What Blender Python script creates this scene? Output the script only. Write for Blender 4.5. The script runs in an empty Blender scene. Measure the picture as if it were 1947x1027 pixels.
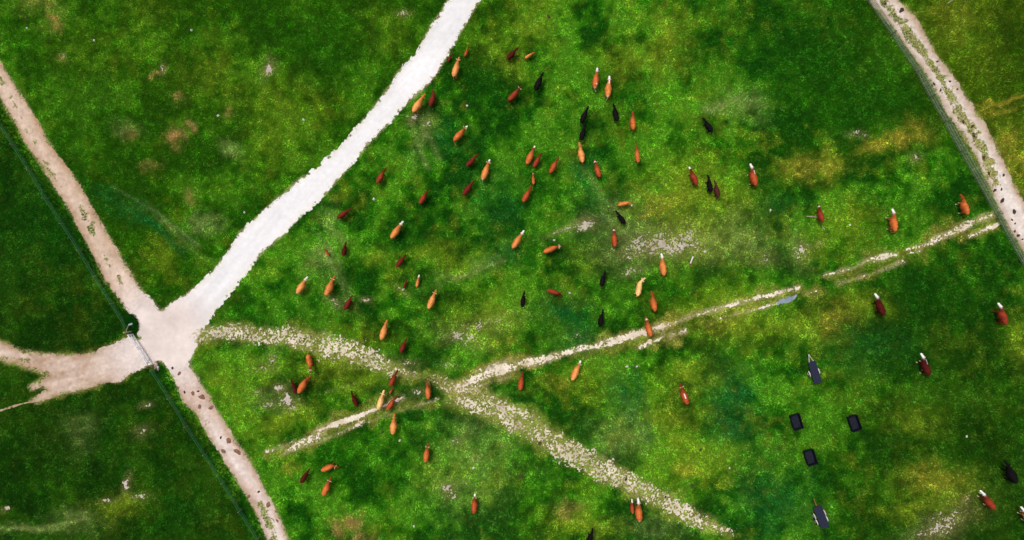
import bpy, math
import numpy as np
from mathutils import Vector

# ------------------------------------------------------------------ camera, light, exposure
S = 17.5            # photo pixels per metre on the ground
H = 66.0            # drone height
scene = bpy.context.scene
C = scene.collection
cam_d = bpy.data.cameras.new('camera'); cam = bpy.data.objects.new('camera', cam_d); C.objects.link(cam)
cam.location = (0, 0, H)
cam_d.sensor_width = 36.0
cam_d.lens = 18.0 * H / (1947 / 2 / S)
cam_d.clip_end = 3000
scene.camera = cam

SUN_EL, SUN_AZ = 62.0, 320.0      # azimuth clockwise from north (+y, top of the picture)
world = bpy.data.worlds.new('World'); scene.world = world; world.use_nodes = True
wn = world.node_tree.nodes; wl = world.node_tree.links
sky = wn.new('ShaderNodeTexSky'); sky.sky_type = 'NISHITA'; sky.sun_disc = False
sky.sun_elevation = math.radians(SUN_EL); sky.sun_rotation = math.radians(SUN_AZ)
sky.dust_density = 5.0; sky.air_density = 1.0; sky.ozone_density = 1.0
hs = wn.new('ShaderNodeHueSaturation'); hs.inputs['Saturation'].default_value = 0.35
wl.new(sky.outputs[0], hs.inputs['Color']); wl.new(hs.outputs[0], wn['Background'].inputs[0])
wn['Background'].inputs[1].default_value = 0.12
sd = bpy.data.lights.new('sun', 'SUN'); so = bpy.data.objects.new('sun', sd); C.objects.link(so)
sd.energy = 1.5; sd.angle = math.radians(13); sd.color = (1.0, 0.96, 0.9)
az, el = math.radians(SUN_AZ), math.radians(SUN_EL)
sdir = Vector((math.sin(az) * math.cos(el), math.cos(az) * math.cos(el), math.sin(el)))
so.rotation_euler = sdir.to_track_quat('Z', 'Y').to_euler()
scene.view_settings.view_transform = 'Standard'; scene.view_settings.look = 'None'
scene.view_settings.exposure = -0.1; scene.view_settings.gamma = 1.0

# ------------------------------------------------------------------ helpers
rng = np.random.default_rng(7)
def px(x, y):                                   # photo pixel -> ground metres
    return (np.asarray(x, float) - 973.5) / S, (513.5 - np.asarray(y, float)) / S
def P(pts):
    a = np.array(pts, float); x, y = px(a[:, 0], a[:, 1]); return np.stack([x, y], 1)
def srgb(r, g, b):
    c = np.array([r, g, b], float) / 255
    return np.where(c <= .04045, c / 12.92, ((c + .055) / 1.055) ** 2.4)
def hsh(i, j, seed):
    n = (i * 374761393 + j * 668265263 + seed * 1442695041) & 0xFFFFFFFF
    n = ((n ^ (n >> 13)) * 1274126177) & 0xFFFFFFFF
    n = ((n ^ (n >> 16)) * 2246822519) & 0xFFFFFFFF
    return ((n ^ (n >> 15)) & 0xFFFFFF) / float(0xFFFFFF)
def vnoise(x, y, s, seed=0):                    # value noise 0..1, feature size s
    a = x / s + 1000.5 + seed * 3.7; b = y / s + 1000.5 - seed * 1.3
    i = np.floor(a).astype(np.int64); j = np.floor(b).astype(np.int64)
    u = a - i; v = b - j
    u = u * u * u * (u * (u * 6 - 15) + 10); v = v * v * v * (v * (v * 6 - 15) + 10)
    n00 = hsh(i, j, seed); n10 = hsh(i + 1, j, seed); n01 = hsh(i, j + 1, seed); n11 = hsh(i + 1, j + 1, seed)
    return (n00 * (1 - u) + n10 * u) * (1 - v) + (n01 * (1 - u) + n11 * u) * v
def fbm(x, y, s, o=4, seed=0, g=.55):
    t = np.zeros_like(x); a = 1.0; n = 0.0
    c, sn = math.cos(.6), math.sin(.6)
    for k in range(o):
        t += a * vnoise(x, y, s, seed + k * 17); n += a; a *= g; s *= .5
        x, y = x * c - y * sn, x * sn + y * c
    return t / n
def smooth(a, b, x):
    t = np.clip((x - a) / (b - a), 0, 1); return t * t * (3 - 2 * t)
def poly_sd(x, y, poly):                        # signed distance, positive inside
    d2 = np.full(x.shape, 1e18); ins = np.zeros(x.shape, bool)
    n = len(poly)
    for k in range(n):
        ax, ay = poly[k]; bx, by = poly[(k + 1) % n]
        ex, ey = bx - ax, by - ay
        t = np.clip(((x - ax) * ex + (y - ay) * ey) / (ex * ex + ey * ey + 1e-12), 0, 1)
        d2 = np.minimum(d2, (x - ax - t * ex) ** 2 + (y - ay - t * ey) ** 2)
        c = (ay > y) != (by > y)
        if abs(ey) > 1e-9: ins ^= c & (x < (y - ay) / ey * ex + ax)
    d = np.sqrt(d2); return np.where(ins, d, -d)
def line_sd(x, y, pts, w):                      # half-width (varying) minus distance to a polyline
    best = np.full(x.shape, -1e9)
    for k in range(len(pts) - 1):
        ax, ay = pts[k]; bx, by = pts[k + 1]; ex, ey = bx - ax, by - ay
        t = np.clip(((x - ax) * ex + (y - ay) * ey) / (ex * ex + ey * ey + 1e-12), 0, 1)
        d = np.hypot(x - ax - t * ex, y - ay - t * ey)
        best = np.maximum(best, w[k] * (1 - t) + w[k + 1] * t - d)
    return best
def new_mesh(name, verts, faces_flat, nper, col=None, smooth_sh=False):
    me = bpy.data.meshes.new(name)
    nf = len(faces_flat) // nper
    me.vertices.add(len(verts)); me.vertices.foreach_set('co', np.asarray(verts, np.float32).ravel())
    me.loops.add(len(faces_flat)); me.loops.foreach_set('vertex_index', np.asarray(faces_flat, np.int32).ravel())
    me.polygons.add(nf); me.polygons.foreach_set('loop_start', np.arange(0, nf * nper, nper, dtype=np.int32))
    me.polygons.foreach_set('loop_total', np.full(nf, nper, np.int32))
    if smooth_sh: me.polygons.foreach_set('use_smooth', np.ones(nf, bool))
    if col is not None:
        a = me.attributes.new('col', 'FLOAT_COLOR', 'POINT')
        c = np.ones((len(verts), 4), np.float32); c[:, :3] = col
        a.data.foreach_set('color', c.ravel())
    me.update(calc_edges=True)
    return me
def add(name, me, mat, parent=None, **props):
    o = bpy.data.objects.new(name, me)
    if mat is not None: me.materials.append(mat)
    C.objects.link(o)
    if parent is not None: o.parent = parent
    for k, v in props.items(): o[k] = v
    return o
def empty(name, loc, rz, label, cat, group=None):
    o = bpy.data.objects.new(name, None); C.objects.link(o)
    o.location = loc; o.rotation_euler = (0, 0, rz); o.empty_display_size = .3
    o['label'] = label; o['category'] = cat
    if group: o['group'] = group
    return o

# ------------------------------------------------------------------ materials
def mat_attr(name, rough=.95, var=.25, vscale=3.0, bump=0.0, bscale=20.0, spec=.2, trans=0.0):
    m = bpy.data.materials.new(name); m.use_nodes = True
    nt = m.node_tree; n = nt.nodes; l = nt.links; b = n['Principled BSDF']
    at = n.new('ShaderNodeAttribute'); at.attribute_name = 'col'
    geo = n.new('ShaderNodeNewGeometry')
    no = n.new('ShaderNodeTexNoise'); no.inputs['Scale'].default_value = vscale; no.inputs['Detail'].default_value = 4
    l.new(geo.outputs['Position'], no.inputs['Vector'])
    mr = n.new('ShaderNodeMapRange'); mr.inputs[1].default_value = .25; mr.inputs[2].default_value = .75
    mr.inputs[3].default_value = 1 - var; mr.inputs[4].default_value = 1 + var
    l.new(no.outputs[0], mr.inputs[0])
    mx = n.new('ShaderNodeVectorMath'); mx.operation = 'SCALE'
    l.new(at.outputs['Color'], mx.inputs[0]); l.new(mr.outputs[0], mx.inputs['Scale'])
    l.new(mx.outputs[0], b.inputs['Base Color'])
    b.inputs['Roughness'].default_value = rough; b.inputs['Specular IOR Level'].default_value = spec
    if bump:
        n2 = n.new('ShaderNodeTexNoise'); n2.inputs['Scale'].default_value = bscale; n2.inputs['Detail'].default_value = 5
        l.new(geo.outputs['Position'], n2.inputs['Vector'])
        bp = n.new('ShaderNodeBump'); bp.inputs['Strength'].default_value = bump; bp.inputs['Distance'].default_value = .05
        l.new(n2.outputs[0], bp.inputs['Height']); l.new(bp.outputs[0], b.inputs['Normal'])
    return m
def mat_flat(name, c, rough=.6, metal=0.0, var=.2, vscale=6.0, spec=.3, c2=None):
    m = bpy.data.materials.new(name); m.use_nodes = True
    nt = m.node_tree; n = nt.nodes; l = nt.links; b = n['Principled BSDF']
    tc = n.new('ShaderNodeTexCoord')
    no = n.new('ShaderNodeTexNoise'); no.inputs['Scale'].default_value = vscale; no.inputs['Detail'].default_value = 5
    l.new(tc.outputs['Object'], no.inputs['Vector'])
    cr = n.new('ShaderNodeValToRGB'); c = np.array(c); a2 = c * (1 - var) if c2 is None else np.array(c2)
    cr.color_ramp.elements[0].position = .35; cr.color_ramp.elements[0].color = (*a2, 1)
    cr.color_ramp.elements[1].position = .65; cr.color_ramp.elements[1].color = (*np.minimum(c * (1 + var), 1), 1)
    l.new(no.outputs[0], cr.inputs[0]); l.new(cr.outputs[0], b.inputs['Base Color'])
    b.inputs['Roughness'].default_value = rough; b.inputs['Metallic'].default_value = metal
    b.inputs['Specular IOR Level'].default_value = spec
    return m
M_ground = mat_attr('pasture_soil_and_thatch', var=.3, vscale=5, bump=.6, bscale=14, spec=.02)
M_grass = mat_attr('grass_blades', var=.18, vscale=1.7, rough=.85, spec=.02)
M_road = mat_attr('crushed_limestone', var=.06, vscale=2.0, bump=.5, bscale=11)
M_dirt = mat_attr('dry_dirt', var=.12, vscale=3.0, bump=.7, bscale=9)
M_stone = mat_attr('stony_chips', var=.15, vscale=6.0, bump=.5, bscale=20)
M_coat = mat_attr('cattle_coat', var=.16, vscale=7, rough=.8, spec=.08)
M_horn = mat_flat('horn', srgb(225, 205, 165), rough=.5)
M_white = mat_flat('galvanised_white_tube', srgb(232, 232, 236), rough=.45, var=.06)
M_net_green = mat_flat('green_netting', srgb(62, 122, 84), rough=.8)
M_net_grey = mat_flat('weathered_wire', srgb(150, 166, 136), rough=.7)
M_post = mat_flat('weathered_post', srgb(120, 125, 100), rough=.9)
M_wood = mat_flat('grey_timber', srgb(165, 155, 130), rough=.9)
M_deck = mat_flat('dark_blue_grey_deck', srgb(44, 47, 66), rough=.75, var=.22, vscale=9, spec=.08)
M_black = mat_flat('black_rubber_and_steel', srgb(24, 24, 28), rough=.7, spec=.08)
M_bin = mat_flat('black_plastic_bin', srgb(22, 23, 30), rough=.6, var=.2, spec=.08)
M_binin = mat_flat('bin_floor', srgb(34, 37, 50), rough=.65, var=.25, vscale=5, spec=.08)
M_pale = mat_flat('pale_painted_steel', srgb(205, 200, 188), rough=.5, var=.1)
M_rust = mat_flat('rusty_steel', srgb(150, 105, 60), rough=.8)
M_stain = mat_flat('dried_dung', srgb(128, 96, 74), rough=.95, var=.35, vscale=9)
M_dung = mat_flat('dung', srgb(70, 52, 40), rough=.95, var=.4, vscale=9)
M_rock = mat_flat('pale_rock', srgb(215, 208, 205), rough=.95, var=.15)
M_pink = mat_flat('pinkish_rock', srgb(205, 165, 168), rough=.9, var=.2)
M_red = mat_flat('red_paint', srgb(170, 45, 30), rough=.6)
M_plastic = mat_flat('pale_blue_plastic', srgb(205, 222, 232), rough=.4, var=.05)
M_puddle = mat_attr('shallow_puddle', var=.15, vscale=5, rough=.25, spec=.6, bump=.15, bscale=12)

# ------------------------------------------------------------------ roads and tracks as distance fields
R1 = P([(870,-60),(850,0),(812,60),(790,104),(757,134),(735,170),(692,226),(650,276),(600,322),(563,345),(522,380),(478,420),
        (455,440),(440,470),(412,505),(388,532),(350,560),(318,583),(306,590),(292,569),(276,574),(262,590),(258,606),(265,628),(268,646),(272,668),(284,684),
        (292,688),(312,688),(340,702),(364,686),(378,650),(386,622),(410,590),(450,540),(500,481),(545,441),(565,420),(590,395),(620,370),(655,330),(690,287),
        (735,240),(760,212),(793,182),(812,163),(831,142),(851,108),(880,55),(915,0),(955,-60)])
R2 = P([(-70,60),(-70,5),(0,118),(45,186),(75,236),(110,298),(147,345),(187,415),(233,492),(263,542),(282,566),(300,590),(290,625),(268,640),
        (264,620),(250,600),(227,572),(197,529),(173,482),(153,439),(120,379),(97,344),(60,290),(17,217),(0,185),(-40,110)])
R3 = P([(-70,600),(0,647),(30,661),(70,669),(110,673),(170,672),(215,656),(246,642),(275,650),(295,690),(280,696),(250,709),(228,726),(203,728),(173,736),(145,745),
        (123,750),(98,758),(72,766),(56,764),(74,750),(92,740),(80,738),(58,742),(54,734),(76,722),(90,714),(66,706),(40,697),(0,686),(-70,655)])
R4 = P([(300,676),(310,688),(325,711),(337,737),(350,767),(372,784),(397,831),(423,868),(443,904),(467,938),(485,972),(503,1015),(530,1070),(548,1100),(605,1130),
        (550,1027),(540,1000),(524,966),(502,930),(487,896),(467,861),(443,830),(413,781),(387,734),(367,705),(356,680),(340,660)])
R5 = P([(1630,-40),(1652,0),(1691,45),(1718,82),(1749,126),(1772,164),(1802,216),(1829,256),(1853,298),(1876,344),(1902,402),(1921,440),(1948,482),(1990,550),(2030,540),
        (1985,440),(1945,385),(1924,345),(1893,276),(1869,232),(1845,196),(1815,150),(1785,110),(1762,70),(1739,30),(1708,0),(1677,-45)])
R6c = P([(372,640),(405,634),(440,632),(480,636),(520,638),(560,642),(620,656),(680,674),(712,688),(745,702),(790,716),(830,724),(870,745),(920,766),(1000,806),(1060,845),(1130,885),(1200,922),(1270,957),(1340,993),(1390,1012)])
R6w = np.array([18,19,18,18,20,22,25,24,20,16,8,12,24,28,26,25,25,23,19,16,8]) / S
RU = [  # twin-rut track, pieces of ruts: points, half-widths in photo px, density
  ([(505,860),(540,848),(560,838)],[2,4,3],.75), ([(538,864),(560,850),(600,832),(615,820)],[4,8,12,5],.72), ([(606,818),(640,806),(690,788),(765,757)],[6,6.5,7,5],1.15),
  ([(612,838),(640,827),(672,812)],[2,3,2],.8), ([(665,815),(684,806),(692,800)],[3,6,3],.85), ([(700,803),(730,792),(776,776),(832,760)],[2,2,2.5,2.5],.72),
  ([(868,735),(905,720),(960,700),(1010,688)],[5,9,13,9],.82), ([(880,742),(920,732),(975,715)],[3,3,2],.8), ([(905,706),(945,690),(975,680)],[3,3,3],.75),
  ([(1010,690),(1060,676),(1080,670)],[9,8,4],.72), ([(1078,672),(1105,662),(1128,660),(1160,650),(1190,640),(1230,630),(1270,618)],[5,8,6,9,8,8,8],.92),
  ([(1270,618),(1300,608),(1330,597),(1360,588),(1420,571),(1470,560),(1518,546)],[6,5,6,6,5,5,4],.86), ([(1216,660),(1235,652),(1262,640)],[3,4,4],.75),
  ([(1274,640),(1280,636)],[5,5],.8), ([(1292,633),(1302,628)],[5,6],.75), ([(1360,607),(1400,598),(1440,588),(1477,577)],[2.5,3,3,2.5],.78),
  ([(1535,558),(1552,553)],[3,3],.8), ([(1562,525),(1580,520),(1597,516)],[3,5,3],.9), ([(1598,517),(1625,508),(1640,500)],[4,4,2],.82), ([(1638,500),(1660,493),(1690,486),(1705,484)],[3,7,6,2],.9),
  ([(1593,540),(1625,531),(1650,522)],[2,2.5,2.5],.85), ([(1650,523),(1680,512),(1716,497)],[2.5,3,4],.7), ([(1724,474),(1750,467),(1772,463)],[3,4,4],.86),
  ([(1728,482),(1748,478)],[2,2],.8), ([(1775,458),(1800,446),(1830,432),(1860,418),(1888,408)],[8,9,8,7,7],.85), ([(1843,450),(1865,440),(1897,426)],[4,4,4],.88)]
RU = [(P(p), np.array(w) / S, d) for p, w, d in RU]
PATCH = [ # bare chalky scuffs: x, y, rx, ry, degrees, density
  (1245,463,50,20,-4,.56),(1300,452,30,18,0,.55),(1290,470,40,10,8,.45),(1195,485,18,6,-10,.45),(1112,429,14,8,20,.72),(1075,437,26,3,18,.55),(1205,515,14,6,15,.55),
  (1455,493,14,10,0,.45),(1520,478,12,20,10,.55),(1535,465,8,4,0,.5),(1560,462,8,4,40,.45),(1625,250,10,5,0,.6),(1645,257,6,4,0,.5),(1738,300,10,6,20,.5),
  (500,700,14,6,0,.45),(520,685,6,10,0,.5),(545,760,10,14,20,.62),(530,738,9,6,0,.66),(510,770,16,8,0,.5),(555,775,12,8,30,.55),(490,745,12,8,0,.4),
  (850,928,14,8,-10,.52),(860,940,10,8,0,.5),(905,870,10,5,0,.4),(870,838,14,5,20,.45),(640,575,14,6,-35,.62),(698,571,7,3,0,.66),(765,550,8,3,-30,.6),
  (790,222,10,7,20,.62),(812,235,5,5,0,.5),(512,133,6,11,-15,.95),(768,25,9,5,0,.6),(853,695,10,6,0,.4),(880,640,30,14,-15,.4),(930,615,40,14,12,.36),(782,712,10,5,20,.5),
  (240,920,5,14,-10,.66),(262,945,14,5,10,.6),(308,128,4,7,0,.62),(125,105,5,5,0,.5),(365,237,5,4,0,.4),(272,820,10,8,0,.4),(15,966,5,3,0,.75),(280,770,8,4,0,.5),
  (1790,1000,44,15,30,.62),(1836,951,8,4,30,.55),(205,950,12,4,0,.45),(430,632,30,8,0,.5),(455,920,8,4,0,.3),(1010,790,8,4,0,.4),(795,745,10,6,10,.5),(905,930,8,3,0,.3),
  (590,500,10,10,0,.3),(935,700,12,5,20,.5),(1300,465,22,8,0,.55),(1240,470,18,10,0,.62),(1310,447,14,12,20,.58),(1100,640,20,8,0,.3),(770,690,18,6,0,.45)]
def jitter(x, y, a, seed):
    return a * ((fbm(x, y, 2.4, 2, seed) - .5) * 1.1 + (vnoise(x, y, .7, seed + 1) - .5) * .35 + (vnoise(x, y, .24, seed + 2) - .5) * .5)
def strip_gap(x, y, pts, w, seed, thr):          # grass growing in the crown of a track: >0 where grass wins
    return line_sd(x, y, P(pts), np.array(w) / S) + (fbm(x, y, .55, 3, seed) - thr) * 1.3
def f_R1(x, y):
    d = poly_sd(x, y, R1); return d + jitter(x, y, .55, 11) - smooth(.45, 0, d) * np.clip(vnoise(x, y, .3, 14) - .62, 0, 1) * 1.5
def f_R2(x, y):
    f = poly_sd(x, y, R2) + jitter(x, y, .45, 21)
    g = strip_gap(x, y, [(-20,115),(20,180),(60,265),(95,325),(130,375)], [2,2,2,2,2], 25, .66)
    g = np.maximum(g, strip_gap(x, y, [(150,392),(162,412),(178,442)], [3,5,3], 26, .5))
    g = np.maximum(g, strip_gap(x, y, [(190,470),(215,512),(240,552)], [2,3,2], 27, .68))
    return np.minimum(f, -g)
def f_R3(x, y):
    f = poly_sd(x, y, R3) + jitter(x, y, .4, 31) - smooth(.7, .0, poly_sd(x, y, R3)) * np.clip(fbm(x, y, .5, 2, 37) - .45, 0, 1) * 1.4 * smooth(px(250, 0)[0], px(100, 0)[0], x)
    g = strip_gap(x, y, [(-20,676),(30,682),(65,692)], [1,2,1], 33, .6)
    t = line_sd(x, y, P([(70,762),(40,768),(0,781),(-40,800)]), np.array([3, 2, 1.6, 1.5]) / S) + jitter(x, y, .2, 35)
    return np.maximum(np.minimum(f, -g), t)
def f_R4(x, y):
    f = poly_sd(x, y, R4) + jitter(x, y, .4, 41)
    g = strip_gap(x, y, [(385,785),(410,825),(430,862)], [1,3,1], 43, .72)
    g = np.maximum(g, strip_gap(x, y, [(488,945),(502,970),(514,1000),(530,1040)], [2,6,6,5], 44, .58))
    return np.minimum(f, -g)
def f_R5(x, y):
    f = poly_sd(x, y, R5) + jitter(x, y, .5, 51)
    g = strip_gap(x, y, [(1690,17),(1704,33)], [5,4], 53, .5)
    g = np.maximum(g, strip_gap(x, y, [(1720,52),(1734,70),(1747,90)], [6,8,5], 54, .48))
    g = np.maximum(g, strip_gap(x, y, [(1770,122),(1786,147)], [4,5], 55, .5))
    g = np.maximum(g, strip_gap(x, y, [(1675,0),(1712,40),(1739,76),(1769,118),(1791,155),(1821,207),(1848,247),(1870,290),(1890,335)], [4,5,5,4,5,6,6,7,6], 56, .46))
    g = np.maximum(g, strip_gap(x, y, [(1645,0),(1686,50),(1745,135),(1797,222),(1848,308)], [3,3,3,3,3], 58, .5))
    g = np.maximum(g, strip_gap(x, y, [(1868,305),(1885,330),(1893,350)], [4,6,4], 57, .52))
    return np.minimum(f, -g)
def speckle(x, y, seed): return .5 + 1.3 * (.45 * vnoise(x, y, .21, seed) + .55 * vnoise(x * .8 + y * .6, y * .8 - x * .6, .115, seed + 1) - .5)
def f_R6(x, y):
    d = line_sd(x, y, R6c, R6w) + (fbm(x, y, 1.6, 3, 61) - .5) * 1.3
    den = smooth(-.3, .75, d) * .43 + (fbm(x, y, 1.6, 3, 64) - .5) * .5
    den -= .2 * np.exp(-(((x - px(775, 0)[0]) / 2.2) ** 2))
    den += .16 * np.exp(-(((x - px(715, 0)[0]) / 3.2) ** 2 + ((y - px(0, 694)[1]) / 1.0) ** 2)) + .06 * np.exp(-(((x - px(1150, 0)[0]) / 3.5) ** 2 + ((y - px(0, 888)[1]) / 1.6) ** 2))
    den += .15 * np.exp(-(((x - px(505, 0)[0]) / 2.2) ** 2 + ((y - px(0, 640)[1]) / 1.0) ** 2))
    return np.where(d > -.35, den - speckle(x, y, 66), -1)
def f_RU(x, y):
    best = np.full(x.shape, -1.0)
    for k, (p, w, dn) in enumerate(RU):
        m = (x > p[:, 0].min() - 1.5) & (x < p[:, 0].max() + 1.5) & (y > p[:, 1].min() - 1.5) & (y < p[:, 1].max() + 1.5)
        if not m.any(): continue
        xx, yy = x[m], y[m]
        d = line_sd(xx, yy, p, w) + jitter(xx, yy, .3, 71)
        den = smooth(-.1, .32, d) * (dn - .26)
        best[m] = np.maximum(best[m], np.where(d > -.1, den - speckle(xx, yy, 75) * .85 + (vnoise(xx, yy, 1.4, 79) - .5) * .5 - .06, -1))
    return best
def f_PA(x, y):
    den = np.zeros(x.shape)
    for cx, cy, rx, ry, a, dn in PATCH:
        wx, wy = px(cx, cy); rx, ry = rx / S * 1.15, ry / S * 1.15; a = math.radians(a)
        m = (abs(x - wx) < rx * 2 + 1) & (abs(y - wy) < max(rx, ry) * 2 + 1)
        if not m.any(): continue
        dx, dy = x[m] - wx, y[m] - wy
        u = (dx * math.cos(a) + dy * math.sin(a)) / rx; v = (-dx * math.sin(a) + dy * math.cos(a)) / ry
        den[m] = np.maximum(den[m], dn * .95 * np.exp(-(u * u + v * v) * .7))
    return np.where(den > .08, den - (.3 * vnoise(x, y, .9, 82) + .7 * speckle(x, y, 84)) - .03, -1)
def f_PU(x, y):
    return line_sd(x, y, P([(1481,575),(1496,570),(1512,564)]), np.array([4, 7.5, 5.5]) / S) + jitter(x, y, .3, 91) + (vnoise(x, y, .3, 95) - .5) * .2

def field_mesh(f, box, res):
    xs = np.arange(box[0], box[1] + res, res); ys = np.arange(box[2], box[3] + res, res)
    X, Y = np.meshgrid(xs, ys, indexing='ij'); F = f(X, Y)
    nx, ny = X.shape; idx = np.arange(nx * ny).reshape(nx, ny)
    a, b, c, d = idx[:-1, :-1].ravel(), idx[1:, :-1].ravel(), idx[1:, 1:].ravel(), idx[:-1, 1:].ravel()
    T = np.concatenate([np.stack([a, b, c], 1), np.stack([a, c, d], 1)])
    Ff = F.ravel(); V = np.stack([X.ravel(), Y.ravel()], 1)
    ins = Ff[T] > 0; n = ins.sum(1)
    out = [V[T[n == 3]]]
    def inter(i, j):
        t = Ff[i] / (Ff[i] - Ff[j]); return V[i] + (V[j] - V[i]) * t[:, None]
    for k in range(3):
        r = T[(n == 1) & ins[:, k]]; p0, p1, p2 = r[:, k], r[:, (k + 1) % 3], r[:, (k + 2) % 3]
        out.append(np.stack([V[p0], inter(p0, p1), inter(p0, p2)], 1))
        r = T[(n == 2) & ~ins[:, k]]; p0, p1, p2 = r[:, k], r[:, (k + 1) % 3], r[:, (k + 2) % 3]
        q1, q2 = inter(p1, p0), inter(p2, p0)
        out.append(np.stack([q1, V[p1], V[p2]], 1)); out.append(np.stack([q1, V[p2], q2], 1))
    tri = np.concatenate(out).reshape(-1, 2)
    key = np.round(tri * 4000).astype(np.int64)
    k1 = key[:, 0] * 40000003 + key[:, 1]
    _, first, inv = np.unique(k1, return_index=True, return_inverse=True)
    return tri[first], inv.reshape(-1).astype(np.int32)
def bbox(*polys):
    a = np.concatenate(polys); return (max(a[:, 0].min() - 1, -64), min(a[:, 0].max() + 1, 64), max(a[:, 1].min() - 1, -37), min(a[:, 1].max() + 1, 37))
def surf(name, f, box, res, z, mat, colf, zn=.0, **props):
    v, t = field_mesh(f, box, res)
    col = colf(v[:, 0], v[:, 1])
    zz = z + zn * fbm(v[:, 0], v[:, 1], .7, 3, 5)
    me = new_mesh(name, np.concatenate([v, zz[:, None]], 1), t, 3, col)
    return add(name, me, mat, **props)

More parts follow.
